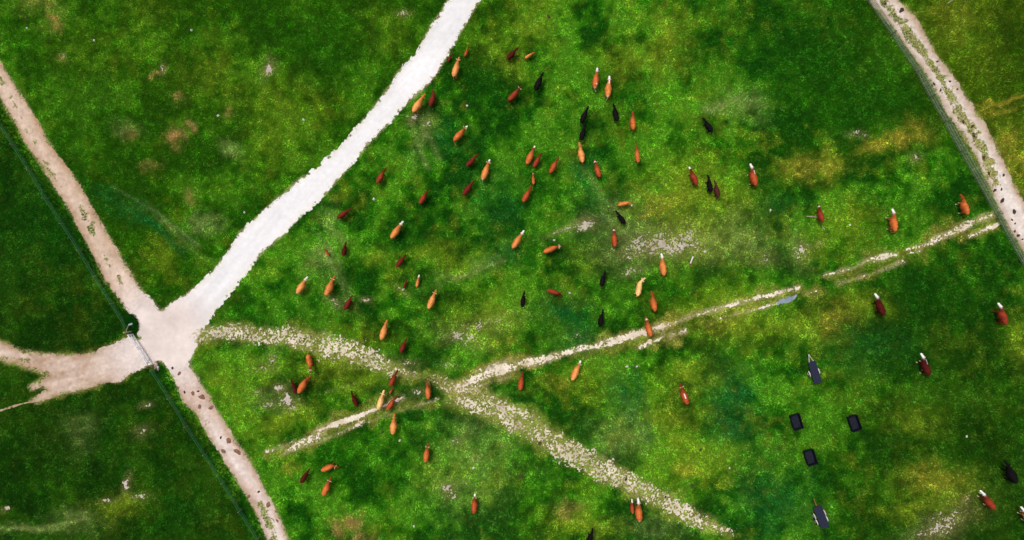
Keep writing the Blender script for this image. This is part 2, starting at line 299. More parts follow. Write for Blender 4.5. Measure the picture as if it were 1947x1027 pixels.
# ------------------------------------------------------------------ colour of the pasture (patches of species, drought and growth, plus some painted shade)
G = dict(D=srgb(18, 72, 8), K=srgb(40, 103, 10), L=srgb(76, 137, 24), T=srgb(18, 90, 34), Y=srgb(124, 150, 32), O=srgb(150, 144, 44), N=srgb(166, 132, 76), Pp=srgb(140, 158, 84), W=srgb(18, 52, 5))
G = {k: v * 1.5 for k, v in G.items()}
BL = [(323,255,15,13,0,'N',.8),(300,128,6,6,0,'N',.8),(360,370,12,10,0,'N',.6),(95,45,12,12,0,'N',.7),(125,107,8,6,0,'N',.7),(235,245,20,12,0,'Pp',.5),(360,238,8,7,0,'N',.8),
 (440,290,22,10,-40,'Pp',.6),(390,420,26,16,0,'Pp',.55),(300,490,24,20,0,'Y',.5),(80,15,34,14,0,'N',.4),(240,258,10,7,0,'N',.5),(345,190,8,12,30,'N',.55),(445,215,8,12,30,'N',.5),(290,310,14,8,0,'N',.5),
 (410,150,70,50,0,'Y',.3),(560,190,60,40,0,'Y',.32),(530,260,60,50,0,'Y',.3),(740,60,40,50,0,'Y',.28),(280,20,40,60,0,'Y',.22),(160,110,50,70,30,'Y',.2),
 (265,420,75,10,-36,'T',.7),(250,385,60,10,-32,'T',.5),(330,440,60,8,-36,'Pp',.35),(480,380,40,20,20,'D',.5),(325,570,30,14,20,'D',.8),(95,430,90,120,-60,'D',.8),(180,190,60,60,0,'D',.5),(600,90,60,60,0,'D',.5),
 (840,270,40,30,0,'T',.6),(810,260,14,34,-20,'Pp',.5),(960,105,50,34,-30,'Y',.5),(1010,40,34,40,0,'Y',.45),(1270,80,34,50,0,'Y',.75),(1190,115,45,24,0,'Y',.6),(1130,200,30,30,0,'L',.5),
 (1200,190,34,26,0,'D',.7),(1320,110,40,40,0,'D',.7),(1355,207,16,10,0,'Pp',.8),(1415,200,40,22,0,'Pp',.5),(1450,50,90,70,0,'D',.6),(1600,90,110,80,0,'D',.7),(1660,200,80,50,0,'D',.8),(1500,180,60,60,0,'D',.4),
 (1530,320,46,16,4,'O',.8),(1692,274,44,11,8,'O',.85),(1580,310,14,30,0,'O',.7),(1750,250,30,20,0,'O',.5),(1260,385,55,14,22,'O',.55),(1330,420,90,55,0,'Y',.7),(1300,350,50,40,0,'Y',.6),(1390,370,40,30,0,'Y',.6),(1400,450,60,40,0,'Pp',.4),
 (1440,350,30,26,0,'D',.8),(1480,372,28,16,0,'D',.8),(1465,390,40,15,0,'T',.5),(1650,405,36,45,0,'D',.8),(1790,390,50,32,0,'D',.85),(1615,420,44,32,0,'Y',.7),(1330,403,10,8,0,'D',.7),  # D blobs beside the fence-side cows: their shadows painted into the grass
 (1010,340,50,60,0,'K',.5),(1120,340,26,60,15,'T',.6),(1150,260,40,30,0,'D',.4),(940,380,50,50,0,'T',.5),(960,480,34,22,0,'T',.8),(930,430,40,30,0,'D',.4),(790,470,50,40,0,'D',.5),(715,485,40,20,0,'L',.5),(712,492,26,12,0,'Y',.6),(790,487,24,10,10,'Y',.5),
 (885,510,55,12,22,'Pp',.5),(860,500,40,25,0,'Y',.5),(920,600,80,36,10,'Y',.55),(635,430,14,40,0,'Pp',.45),(605,510,24,22,0,'Pp',.4),(640,520,6,60,32,'Pp',.5),(640,540,40,26,0,'D',.6),(755,525,18,14,0,'Y',.6),
 (1060,585,50,26,0,'T',.5),(1105,620,24,44,30,'T',.8),(1040,625,40,24,0,'D',.5),(1080,660,30,20,0,'T',.6),(960,645,26,16,0,'O',.45),(1330,575,70,22,15,'Y',.7),(1390,620,60,30,0,'O',.45),(1170,560,50,30,0,'L',.5),(1290,560,50,30,0,'K',.6),
 (1190,450,70,50,0,'Pp',.35),(1120,500,30,20,0,'Y',.4),(1110,470,50,14,8,'K',.5),(1060,735,34,14,0,'O',.5),(1130,720,50,40,0,'Y',.4),(1200,770,18,56,16,'T',.95),(1390,745,46,55,0,'T',.85),(1385,815,34,24,0,'T',.85),(1165,740,20,30,0,'T',.4),
 (1270,790,36,46,0,'Y',.75),(1330,880,80,36,0,'Y',.6),(1312,900,24,14,0,'O',.6),(1310,715,50,30,0,'Y',.6),(1475,960,60,46,0,'T',.75),(1440,880,40,60,0,'T',.35),(1500,840,20,40,0,'D',.5),(1560,770,40,30,0,'L',.5),(1580,605,46,26,0,'O',.6),
 (1645,580,34,16,0,'Y',.8),(1480,620,60,30,0,'Y',.5),(1680,500,60,16,18,'Y',.5),(1750,540,110,50,-6,'D',.75),(1640,660,80,40,0,'T',.35),(1740,800,50,24,0,'Y',.45),(1775,918,46,20,0,'O',.7),(1800,930,60,40,0,'O',.3),(1735,975,50,14,0,'Y',.6),(1880,840,60,60,0,'W',.7),
 (1935,650,24,40,0,'Y',.6),(1095,998,60,22,0,'Y',.8),(1080,975,18,12,0,'N',.6),(650,1002,15,11,-50,'N',.75),(677,988,11,10,0,'N',.75),(690,1015,14,9,20,'N',.7),(840,905,40,30,0,'Y',.3),(880,930,60,60,0,'Pp',.25),(920,830,60,60,0,'Pp',.28),
 (1930,300,34,50,0,'O',.7),(1905,198,50,4,14,'O',.9),(1890,222,34,6,14,'O',.7),(1850,100,60,80,0,'Y',.35),(1920,60,50,60,0,'W',.6),(1800,30,40,40,0,'O',.3),
 (235,960,48,22,10,'Y',.75),(140,985,40,14,0,'Pp',.4),(80,1005,60,6,-4,'Pp',.5),(60,740,20,14,0,'K',.4),(230,885,20,18,0,'D',.9),(320,960,50,50,0,'D',.8),(200,830,30,30,0,'D',.6),(150,820,30,30,0,'Pp',.3),(60,860,90,60,0,'W',.5),
 (430,745,34,60,35,'Y',.5),(545,800,60,16,20,'Y',.8),(480,710,50,30,0,'Y',.35),(560,888,16,14,0,'O',.8),(395,690,20,14,0,'D',.5),(420,600,60,30,0,'K',.6),(560,610,60,24,0,'D',.5),(700,640,50,20,0,'Y',.35),(690,720,70,30,0,'Y',.55),(610,690,60,30,0,'Y',.4),
 (760,760,50,30,0,'T',.4),(720,680,16,12,0,'T',.6),(640,860,120,50,0,'K',.4),(780,950,80,60,0,'K',.3),(1000,900,80,60,0,'L',.35),(1180,830,50,40,0,'Pp',.3),(1250,1000,60,24,0,'Pp',.25),(500,1000,10,30,20,'D',.8)]
TY = [([(180,362),(230,388),(290,425),(345,478)], 7, 'T', .8), ([(190,350),(250,378),(320,418),(370,462)], 6, 'T', .7), ([(215,355),(300,405),(380,468)], 4, 'Pp', .45), ([(600,470),(625,490),(645,530),(662,580)], 5, 'Pp', .6),
 ([(0,1004),(80,1004),(170,985)], 5, 'Pp', .6), ([(700,430),(760,480)], 6, 'K', .4), ([(800,225),(820,270),(835,300)], 8, 'Pp', .5), ([(780,230),(800,290),(812,318)], 8, 'Pp', .4), ([(1060,440),(1120,425)], 5, 'Pp', .7), ([(1215,415),(1255,398),(1290,385)], 5, 'O', .7),
 ([(1110,320),(1150,380),(1175,405)], 9, 'Pp', .4), ([(1090,315),(1130,380),(1150,420)], 9, 'T', .6), ([(1060,590),(1100,650),(1110,665)], 14, 'T', .6), ([(870,530),(930,505),(960,495)], 5, 'Pp', .6), ([(690,725),(620,745)], 4, 'Pp', .4), ([(850,640),(960,600)], 8, 'Pp', .35), ([(1640,285),(1740,258)], 8, 'O', .6), ([(1945,183),(1880,203),(1855,212)], 4, 'O', .9), ([(1930,208),(1870,225)], 5, 'O', .6),
 ([(1205,700),(1230,790),(1235,840)], 14, 'T', .6), ([(380,770),(250,800),(140,790)], 5, 'K', .3)]
def pasture(x, y):
    ox, oy = x, y
    wx = x + (fbm(x, y, 3.0, 3, 101) - .5) * 2.6 + (vnoise(x, y, .5, 103) - .5) * .5; wy = y + (fbm(x, y, 3.0, 3, 102) - .5) * 2.6 + (vnoise(x, y, .5, 104) - .5) * .5
    a = fbm(x, y, 9, 3, 110); b = fbm(x, y, 3.2, 3, 111); c = fbm(x, y, 1.0, 3, 112); c2 = fbm(x, y, .45, 2, 113)
    t = np.clip(.5 + (a - .5) * 1.3 + (b - .5) * 1.7 + (c - .5) * 1.3, 0, 1)
    col = np.zeros(x.shape + (3,))
    lo = smooth(.5, .12, t)[..., None]; hi = smooth(.5, .9, t)[..., None]
    col[:] = G['K']; col = col * (1 - lo) + G['D'] * lo; col = col * (1 - hi) + G['L'] * hi
    yl = smooth(.50, .78, fbm(x, y, 5, 4, 120) * .5 + fbm(x, y, 1.0, 3, 121) * .5)[..., None] * .55
    col = col * (1 - yl) + (G['Y'] * .8) * yl
    # paddock swards and darker outer corners; lens vignette partly painted into the grass
    side = (x - px(250, 628)[0]) * .853 + (y - px(250, 628)[1]) * .521          # <0 left of the netting fence
    left = smooth(.8, -.8, side)[..., None] * (.62 + .3 * fbm(x, y, 6, 3, 141))[..., None]
    col = col * (1 - left) + G['W'] * left
    tl = (smooth(3, -3, (x - px(600, 345)[0]) * .66 - (y - px(600, 345)[1]) * .75) * smooth(-1, 1, side) * (.25 + .6 * fbm(x, y, 10, 3, 142)))[..., None]
    col = col * (1 - tl * .8) + srgb(46, 88, 4) * 1.5 * tl * .8
    rt = smooth(-1, 1, (x - px(1790, 230)[0]) * .84 + (y - px(1790, 230)[1]) * .54)[..., None]
    col = col * (1 - rt * .6) + srgb(60, 84, 6) * 1.5 * rt * .6
    rb = (smooth(24, 44, x + 4 * (fbm(x, y, 8, 3, 143) - .5)) * smooth(10, -8, y) * (.35 + .6 * fbm(x, y, 7, 3, 144)))[..., None]  # lower right darkened, lens vignette partly put into the grass colour
    col = col * (1 - rb) + srgb(26, 62, 7) * 1.4 * rb
    tr = (smooth(24, 40, x) * smooth(8, 20, y) * (1 - rt[..., 0]) * .6)[..., None]
    col = col * (1 - tr) + srgb(38, 84, 6) * 1.5 * tr
    for poly, mw, ms in ((R1, .12, .5), (R2, .2, .7), (R3, .45, .75), (R4, .2, .7), (R5, .4, .7)):
        b_ = (poly[:, 0].min() - 1, poly[:, 0].max() + 1, poly[:, 1].min() - 1, poly[:, 1].max() + 1)
        m = (x > b_[0]) & (x < b_[1]) & (y > b_[2]) & (y < b_[3])
        if m.any():
            mm = (smooth(-mw, .15, poly_sd(x[m], y[m], poly) + (c[m] - .5) * mw * 2.4) * ms)[..., None]; col[m] = col[m] * (1 - mm) + srgb(138, 142, 62) * 1.25 * mm
    d6 = line_sd(wx, wy, R6c, R6w); m6 = (smooth(-.5, .5, d6 + (c - .5) * .8) * .6)[..., None]
    col = col * (1 - m6) + srgb(128, 146, 50) * 1.4 * m6
    for p_, w_, dn in RU:
        m = (x > p_[:, 0].min() - 2.5) & (x < p_[:, 0].max() + 2.5) & (y > p_[:, 1].min() - 2.5) & (y < p_[:, 1].max() + 2.5)
        if m.any():
            mm = (smooth(-.7, .1, line_sd(wx[m], wy[m], p_, w_) + (c[m] - .5) * 1.2) * .5)[..., None]; col[m] = col[m] * (1 - mm) + srgb(158, 150, 66) * 1.3 * mm
    for cx, cy, rx, ry, an, dn in PATCH:
        bx, by = px(cx, cy); rx, ry = rx / S * 1.5, ry / S * 1.5; an = math.radians(an); rr = max(rx, ry) * 2.3 + 2
        m = (abs(ox - bx) < rr) & (abs(oy - by) < rr)
        if not m.any(): continue
        dx, dy = x[m] + (wx[m] - x[m]) * .4 - bx, y[m] + (wy[m] - y[m]) * .4 - by
        u = (dx * math.cos(an) + dy * math.sin(an)) / rx; v = (-dx * math.sin(an) + dy * math.cos(an)) / ry
        w = (np.exp(-(u * u + v * v) * .8) * dn * .8)[..., None]; col[m] = col[m] * (1 - w) + srgb(146, 140, 84) * 1.35 * w
    for pts, w_, k, st in TY:
        p_ = P(pts); m = (x > p_[:, 0].min() - 1) & (x < p_[:, 0].max() + 1) & (y > p_[:, 1].min() - 1) & (y < p_[:, 1].max() + 1)
        if m.any():
            mm = (smooth(-w_ / S, w_ / S * .6, line_sd(x[m] + (c[m] - .5) * .3, y[m], p_, np.full(len(p_), 0.0)) + w_ / S * .3) * st * (.5 + a[m]))[..., None]; mm = np.clip(mm, 0, .9); col[m] = col[m] * (1 - mm) + G[k] * mm
    for cx, cy, rx, ry, an, k, st in BL:
        bx, by = px(cx, cy); rx, ry = rx / S, ry / S; an = math.radians(an); rr = max(rx, ry) * 2.3 + 2
        m = (abs(ox - bx) < rr) & (abs(oy - by) < rr)
        if not m.any(): continue
        dx, dy = wx[m] - bx, wy[m] - by
        u = (dx * math.cos(an) + dy * math.sin(an)) / rx; v = (-dx * math.sin(an) + dy * math.cos(an)) / ry
        w = (st * np.exp(-(u * u + v * v) * .8) * (.35 + .55 * smooth(.3, .65, c[m]) + .35 * smooth(.3, .7, c2[m])))[..., None]; w = np.clip(w, 0, .95)
        col[m] = col[m] * (1 - w) + G[k] * w
    return col

# ------------------------------------------------------------------ ground sheet
def axis(h, step, far):
    a = np.arange(-h, h + step / 2, step); f = np.array([3, 8, 20, 50, 120, 300, far], float)
    return np.concatenate([-(h + f)[::-1], a, h + f])
gx, gy = axis(64, .25, 700), axis(37, .25, 700)
X, Y = np.meshgrid(gx, gy, indexing='ij')
gc = pasture(X, Y).reshape(-1, 3) * .5 + srgb(40, 46, 6) * .1
xf, yf = X.ravel(), Y.ravel(); tn = fbm(xf, yf, .8, 3, 250)
for poly in (R1, R2, R3, R4, R5):
    m = (xf > poly[:, 0].min() - 1) & (xf < poly[:, 0].max() + 1) & (yf > poly[:, 1].min() - 1) & (yf < poly[:, 1].max() + 1)
    w = (smooth(-.12, .12, poly_sd(xf[m], yf[m], poly) + (tn[m] - .5) * .4) * .8)[:, None]; gc[m] = gc[m] * (1 - w) + srgb(196, 182, 142) * w
m = smooth(-.2, .6, line_sd(xf, yf, R6c, R6w) + (tn - .5) * 1.2)[:, None] * .55; gc = gc * (1 - m) + srgb(170, 158, 96) * m
for p_, w_, dn in RU:
    m = (xf > p_[:, 0].min() - 1) & (xf < p_[:, 0].max() + 1) & (yf > p_[:, 1].min() - 1) & (yf < p_[:, 1].max() + 1)
    w = (smooth(-.15, .15, line_sd(xf[m], yf[m], p_, w_) + (tn[m] - .5) * .7) * .55)[:, None]; gc[m] = gc[m] * (1 - w) + srgb(190, 174, 130) * w
idx = np.arange(X.size).reshape(X.shape)
q = np.stack([idx[:-1, :-1], idx[1:, :-1], idx[1:, 1:], idx[:-1, 1:]], -1).reshape(-1)
add('ground', new_mesh('ground', np.stack([X.ravel(), Y.ravel(), np.zeros(X.size)], 1), q, 4, gc), M_ground, kind='structure')

# ------------------------------------------------------------------ roads
def c_junc(x, y): return srgb(228, 213, 206) * (.80 + .36 * fbm(x, y, 1.6, 4, 131)[..., None])
def w_junc(x, y): return (smooth(8.0, 3.2, np.hypot(x - px(300, 640)[0], y - px(300, 640)[1])) * 1.0)[..., None]
def c_road(x, y):
    u_, v_ = x * .656 + y * .755, -x * .755 + y * .656; n = (.5 * fbm(x, y, 3, 4, 130) + .5 * fbm(u_ * .08, v_, .7, 4, 133))[..., None]; c = srgb(246, 243, 244) * (1.10 - n * .36)
    j = w_junc(x, y)
    e = (smooth(.8, 0, poly_sd(x, y, R1)) * (.0 + .6 * fbm(x, y, .8, 3, 134)))[..., None]
    c = c * (1 - e) + srgb(224, 216, 188) * e
    return c * (1 - j) + c_junc(x, y) * j
def c_dirt(base, dark, seed, poly, ang, amt=.8):
    ca, sa = math.cos(math.radians(ang)), math.sin(math.radians(ang))
    def f(x, y):
        u, v_ = x * ca + y * sa, -x * sa + y * ca
        n = np.clip((fbm(u * .28, v_, 1.3, 4, seed) * .6 + fbm(x, y, 2.2, 4, seed + 1) * .4 - .33) * 2.4, 0, 1)[..., None]
        c = srgb(*base) * (1 - n * amt) + srgb(*dark) * n * amt
        e = (smooth(.9, 0, poly_sd(x, y, poly)) * (.3 + .6 * fbm(x, y, 1.2, 3, seed + 2)))[..., None]; c = c * (1 - e) + srgb(168, 134, 96) * e
        c = c * (.82 + .36 * fbm(x, y, .4, 2, seed + 5)[..., None]); j = w_junc(x, y); return c * (1 - j) + c_junc(x, y) * j
    return f
surf('dirt_track', f_R2, bbox(R2), .08, .012, M_dirt, c_dirt((220, 196, 178), (186, 156, 130), 140, R2, -58), .01, kind='structure')
surf('farm_lane', f_R3, bbox(R3), .08, .012, M_dirt, c_dirt((218, 198, 184), (166, 130, 102), 150, R3, 12, .95), .01, kind='structure')
surf('cattle_track', f_R4, bbox(R4), .08, .012, M_dirt, c_dirt((228, 212, 204), (196, 166, 148), 160, R4, -58), .01, kind='structure')
surf('fenced_track', f_R5, bbox(R5), .08, .012, M_dirt, c_dirt((228, 216, 208), (200, 180, 162), 170, R5, -58), .01, kind='structure')
surf('gravel_road', f_R1, bbox(R1), .08, .028, M_road, c_road, .01, kind='structure')
def c_chalk(base, dark, seed):
    return lambda x, y: (lambda n: srgb(*base) * (1 - n) + srgb(*dark) * n)(np.clip((fbm(x, y, .9, 3, seed) - .3) * 1.6, 0, 1)[..., None])
surf('stony_track', f_R6, bbox(R6c), .05, .03, M_stone, c_chalk((228, 216, 192), (172, 156, 126), 180), .03, kind='structure')
surf('rutted_track', f_RU, bbox(*[r[0] for r in RU]), .05, .03, M_stone, c_chalk((240, 228, 208), (204, 186, 158), 190), .03, kind='structure')
pp = P([(p[0], p[1]) for p in PATCH])
surf('bare_ground', f_PA, bbox(pp), .065, .03, M_stone, c_chalk((200, 188, 174), (164, 150, 130), 200), .03, kind='structure')
surf('puddle', f_PU, bbox(P([(1470, 580), (1525, 555)])), .08, .03, M_puddle, c_chalk((160, 170, 188), (122, 132, 148), 210), .0, kind='structure')

# ------------------------------------------------------------------ grass
def road_mask(x, y):                     # >0 on bare road
    r = np.full(x.shape, -9.0)
    for f, b in ((f_R1, bbox(R1)), (f_R2, bbox(R2)), (f_R3, bbox(R3)), (f_R4, bbox(R4)), (f_R5, bbox(R5)), (f_PU, bbox(P([(1470, 580), (1525, 555)])))):
        m = (x > b[0]) & (x < b[1]) & (y > b[2]) & (y < b[3]); r[m] = np.maximum(r[m], f(x[m], y[m]))
    return r
def stone_mask(x, y):
    r = np.full(x.shape, -9.0)
    for f, b in ((f_R6, bbox(R6c)), (f_RU, bbox(*[q_[0] for q_ in RU])), (f_PA, bbox(pp))):
        m = (x > b[0]) & (x < b[1]) & (y > b[2]) & (y < b[3]); r[m] = np.maximum(r[m], f(x[m], y[m]))
    return r
def blades(x, y, col, nb, lmin, lmax, wmin, wmax, hmin, hmax, hs=None):
    n = len(x); N = n * nb
    bx = np.repeat(x, nb) + rng.normal(0, .035, N); by = np.repeat(y, nb) + rng.normal(0, .035, N)
    a = rng.uniform(0, 2 * np.pi, N); L = rng.uniform(lmin, lmax, N); w = rng.uniform(wmin, wmax, N); h = rng.uniform(hmin, hmax, N)
    if hs is not None: h = h * np.repeat(hs, nb); L = L * (.7 + .3 * np.repeat(hs, nb))
    ca, sa = np.cos(a), np.sin(a); z0 = np.full(N, .004)
    v = np.empty((N, 3, 3), np.float32)
    v[:, 0] = np.stack([bx - sa * w / 2, by + ca * w / 2, z0], 1); v[:, 1] = np.stack([bx + sa * w / 2, by - ca * w / 2, z0], 1)
    v[:, 2] = np.stack([bx + ca * L, by + sa * L, h], 1)
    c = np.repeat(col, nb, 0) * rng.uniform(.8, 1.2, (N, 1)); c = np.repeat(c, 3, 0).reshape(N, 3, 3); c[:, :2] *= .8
    return v.reshape(-1, 3), c.reshape(-1, 3)
sp = .158
xs, ys = np.arange(-60, 60, sp), np.arange(-33.5, 33.5, sp)
X, Y = np.meshgrid(xs, ys); x = (X + rng.uniform(-.5, .5, X.shape) * sp).ravel(); y = (Y + rng.uniform(-.5, .5, X.shape) * sp).ravel()
rm = road_mask(x, y); u = rng.random(x.shape)
keep = u > np.where(rm > 0, .5 + .5 * smooth(0, .22, rm), .4 * smooth(-.15, 0, rm))
sm = stone_mask(x, y); keep &= (sm < 0) | (rng.random(x.shape) < .12)
d6 = line_sd(x, y, R6c, R6w); keep &= rng.random(x.shape) > .3 * smooth(-.1, .5, d6)
dr = np.full(x.shape, -9.0)
for p_, w_, dn in RU:
    m = (x > p_[:, 0].min() - 1) & (x < p_[:, 0].max() + 1) & (y > p_[:, 1].min() - 1) & (y < p_[:, 1].max() + 1); dr[m] = np.maximum(dr[m], line_sd(x[m], y[m], p_, w_))
keep &= rng.random(x.shape) > .5 * smooth(-.1, .15, dr)
x, y = x[keep], y[keep]
tc = pasture(x, y)
n1, n2, n3 = vnoise(x, y, .24, 220) - .5, vnoise(x, y, .45, 222) - .5, fbm(x, y, 1.0, 2, 224) - .5
tc = tc * np.exp(rng.normal(0, .26, len(x)) + n1 * .75 + n2 * .6 + n3 * 1.0 - .06)[:, None]
lm = np.exp(n1 * .9 + n2 * .5 + rng.normal(0, .35, len(x))); tc = tc + np.clip(lm - 1.25, 0, 1.2)[:, None] * srgb(140, 164, 84) * .11
ti = (vnoise(x, y, .3, 226) - .5)[:, None]; tc = tc * (1 + ti * np.array([.5, 0, .6]))
hsc = .5 + .7 * fbm(x, y, 1.4, 3, 221) + .9 * (n1 + .5)
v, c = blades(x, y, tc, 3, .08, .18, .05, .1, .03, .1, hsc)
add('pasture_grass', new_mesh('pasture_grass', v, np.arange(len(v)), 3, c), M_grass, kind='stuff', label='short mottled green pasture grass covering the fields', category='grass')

# ------------------------------------------------------------------ mesh helpers for built things
class MB:
    def __init__(s): s.v = []; s.f = []
    def _a(s, vs, fs):
        o = len(s.v); s.v += [tuple(map(float, p)) for p in vs]; s.f += [tuple(i + o for i in f) for f in fs]
    def box(s, c, d, rz=0.0, taper=1.0):
        cx, cy, cz = c; dx, dy, dz = d[0] / 2, d[1] / 2, d[2] / 2; k, sn = math.cos(rz), math.sin(rz); vs = []
        for z, t in ((-dz, taper), (dz, 1.0)):
            for x, y in ((-dx, -dy), (dx, -dy), (dx, dy), (-dx, dy)):
                vs.append((cx + (x * k - y * sn) * t, cy + (x * sn + y * k) * t, cz + z))
        s._a(vs, [(0, 3, 2, 1), (4, 5, 6, 7), (0, 1, 5, 4), (1, 2, 6, 5), (2, 3, 7, 6), (3, 0, 4, 7)]); return s
    def tube(s, pts, r, n=6):
        pts = [Vector(p) for p in pts]; r = r if hasattr(r, '__len__') else [r] * len(pts); vs = []; fs = []
        for i, p in enumerate(pts):
            d = (pts[min(i + 1, len(pts) - 1)] - pts[max(i - 1, 0)]).normalized()
            up = Vector((0, 0, 1)) if abs(d.z) < .9 else Vector((1, 0, 0)); a = d.cross(up).normalized(); b = a.cross(d)
            for k in range(n):
                t = 2 * math.pi * k / n; vs.append(p + (a * math.cos(t) + b * math.sin(t)) * r[i])
        for i in range(len(pts) - 1):
            for k in range(n):
                fs.append((i * n + k, i * n + (k + 1) % n, (i + 1) * n + (k + 1) % n, (i + 1) * n + k))
        fs.append(tuple(range(n))[::-1]); fs.append(tuple((len(pts) - 1) * n + k for k in range(n))); s._a(vs, fs); return s
    def wheel(s, c, r, w, n=20):                      # axle along y
        prof = [(r * .55, -w / 2), (r * .9, -w / 2), (r, -w * .32), (r, w * .32), (r * .9, w / 2), (r * .55, w / 2)]; vs = []; fs = []
        for k in range(n):
            t = 2 * math.pi * k / n
            for rr, yy in prof: vs.append((c[0] + rr * math.cos(t), c[1] + yy, c[2] + rr * math.sin(t)))
        m = len(prof)
        for k in range(n):
            for j in range(m): fs.append((k * m + j, k * m + (j + 1) % m, ((k + 1) % n) * m + (j + 1) % m, ((k + 1) % n) * m + j))
        s._a(vs, fs); return s
    def build(s, name, mat, parent=None, smooth_sh=False, **props):
        me = bpy.data.meshes.new(name); me.from_pydata(s.v, [], s.f); me.update()
        if smooth_sh:
            for p_ in me.polygons: p_.use_smooth = True
        return add(name, me, mat, parent, **props)
def lump(rx, ry, rz, seed, n=9, rings=3):             # irregular flattened mound / stone resting on z=0
    r_ = np.random.default_rng(seed); vs = [(0, 0, rz)]; fs = []
    for j in range(1, rings + 1):
        f = j / rings
        for k in range(n):
            t = 2 * math.pi * k / n + r_.uniform(-.15, .15); q_ = f * (1 + r_.uniform(-.22, .22))
            vs.append((rx * q_ * math.cos(t), ry * q_ * math.sin(t), rz * (1 - f ** 2.2) * r_.uniform(.75, 1.1) if j < rings else -.01))
    for k in range(n): fs.append((0, 1 + k, 1 + (k + 1) % n))
    for j in range(rings - 1):
        for k in range(n):
            a = 1 + j * n + k; b = 1 + j * n + (k + 1) % n; fs.append((a, a + n, b + n, b))
    m = MB(); m._a(vs, fs); return m
def g2(xp, yp, z=0.0):                                # image point of something z metres up -> its ground spot
    x_, y_ = px(xp, yp); k = 1 - z / H; return float(x_ * k), float(y_ * k)

# ------------------------------------------------------------------ fences
def fence(name, pts, h, label, post_mat, net_mat, post_step, cell, wv, wh, post_r, strand_z):
    x0, y0 = pts[0]; o = empty(name, (x0, y0, 0), 0, label, 'fence'); n = MB(); pme = None; strands = [[] for _ in strand_z]
    # wander a little between the surveyed points
    q = []
    for (ax, ay), (bx, by) in zip(pts[:-1], pts[1:]):
        k = max(1, int(math.hypot(bx - ax, by - ay) / post_step))
        for t in range(k): q.append((ax + (bx - ax) * t / k + rng.normal(0, .045), ay + (by - ay) * t / k + rng.normal(0, .045)))
    q.append(pts[-1]); q = [np.array(p_) - (x0, y0) for p_ in q]
    for a, b in zip(q[:-1], q[1:]):
        L = np.hypot(*(b - a)); d = (b - a) / L; ha, hb = h + rng.normal(0, .03), h + rng.normal(0, .03)
        for k in range(int(L / cell)):
            c_ = a + d * (k * cell + rng.normal(0, cell * .1)); w = d * wv
            n._a([(c_[0], c_[1], .02), (c_[0] + w[0], c_[1] + w[1], .02), (c_[0] + w[0], c_[1] + w[1], ha), (c_[0], c_[1], ha)], [(0, 1, 2, 3)])
        for k in range(int(h / .15)):
            z0, z1 = .06 + k * .15 + rng.normal(0, .01), .06 + k * .15 + rng.normal(0, .01); n._a([(*a, z0), (*b, z1), (*b, z1 + wh), (*a, z0 + wh)], [(0, 1, 2, 3)])
        if pme is None: p_ = MB().tube([(0, 0, -.3), (0, 0, h + .12)], [post_r, post_r * .9], 8).build('post', post_mat, o); pme = p_.data
        else: p_ = bpy.data.objects.new('post', pme); C.objects.link(p_); p_.parent = o
        p_.location = (a[0], a[1], 0); p_.rotation_euler = (rng.normal(0, .04), rng.normal(0, .04), rng.uniform(0, 6))
        for k, zz in enumerate(strand_z): strands[k] += [(a[0], a[1], zz), (*((a + b) / 2), zz - rng.uniform(.01, .06))]
    n.build('netting', net_mat, o)
    for k, zz in enumerate(strand_z): MB().tube(strands[k] + [(*q[-1], zz)], .016, 5).build('strand', net_mat, o)
a0, a1 = g2(-90, 78), g2(249, 626); b0, b1 = g2(294, 702), g2(560, 1128)
fence('netting_fence', [a0, a1], .85, 'green netting fence running beside the dirt track above the white gate', M_post, M_net_green, 3.2, .15, .03, .016, .05, (.85, .5))
fence('netting_fence', [b0, b1], .85, 'green netting fence running down from the white gate to the bottom edge', M_post, M_net_green, 3.2, .15, .03, .016, .05, (.85, .5))
RF = [g2(*q_) for q_ in ((1610, -62), (1648, 0), (1693, 67), (1740, 140), (1793, 233), (1853, 342), (1890, 405), (1947, 512), (1985, 585))]
fence('wire_fence', RF, 1.1, 'grey-green stock wire fence overgrown with grass beside the right-hand track', M_post, M_net_grey, 3.0, .16, .045, .03, .055, (1.1, .7, .35))
# rank grass along the fence lines
def along(pts, wl, wr, dens):
    xs_, ys_ = [], []
    for (ax, ay), (bx, by) in zip(pts[:-1], pts[1:]):
        L = math.hypot(bx - ax, by - ay); k = int(L * (wl + wr) * dens); t = rng.random(k); u = rng.uniform(-wl, wr, k)
        nx_, ny_ = (by - ay) / L, -(bx - ax) / L; xs_.append(ax + (bx - ax) * t + nx_ * u); ys_.append(ay + (by - ay) * t + ny_ * u)
    return np.concatenate(xs_), np.concatenate(ys_)
x, y = along([(RF[i]) for i in range(len(RF) - 1, -1, -1)], -.15, 1.45, 24)
k = road_mask(x, y) < 0; x, y = x[k], y[k]
mixc = rng.random((len(x), 1)); n_ = fbm(x, y, 1.5, 3, 230)[:, None]
cc = srgb(170, 176, 124) * mixc + srgb(86, 130, 54) * (1 - mixc); cc = cc * (.55 + .9 * n_)
v, c = blades(x, y, cc, 4, .12, .32, .03, .05, .06, .22)
add('tall_grass', new_mesh('tall_grass', v, np.arange(len(v)), 3, c), M_grass, kind='stuff', label='rank grey-green grass growing along the right-hand wire fence', category='grass')
q1 = along([a0, a1], .0, .0001, 0) if False else None
xA, yA = along([a1, a0], .25, .75, 30); xB, yB = along([b1, b0], .2, 1.0, 30)
th = rng.uniform(0, 6.28, 500); rr = np.sqrt(rng.random(500)); cx_, cy_ = g2(251, 616); xI, yI = cx_ + rr * np.cos(th) * .75, cy_ + rr * np.sin(th) * 1.0
x, y = np.concatenate([xA, xB, xI]), np.concatenate([yA, yB, yI])
k = (road_mask(x, y) < .1); k[-500:] = True; x, y = x[k], y[k]
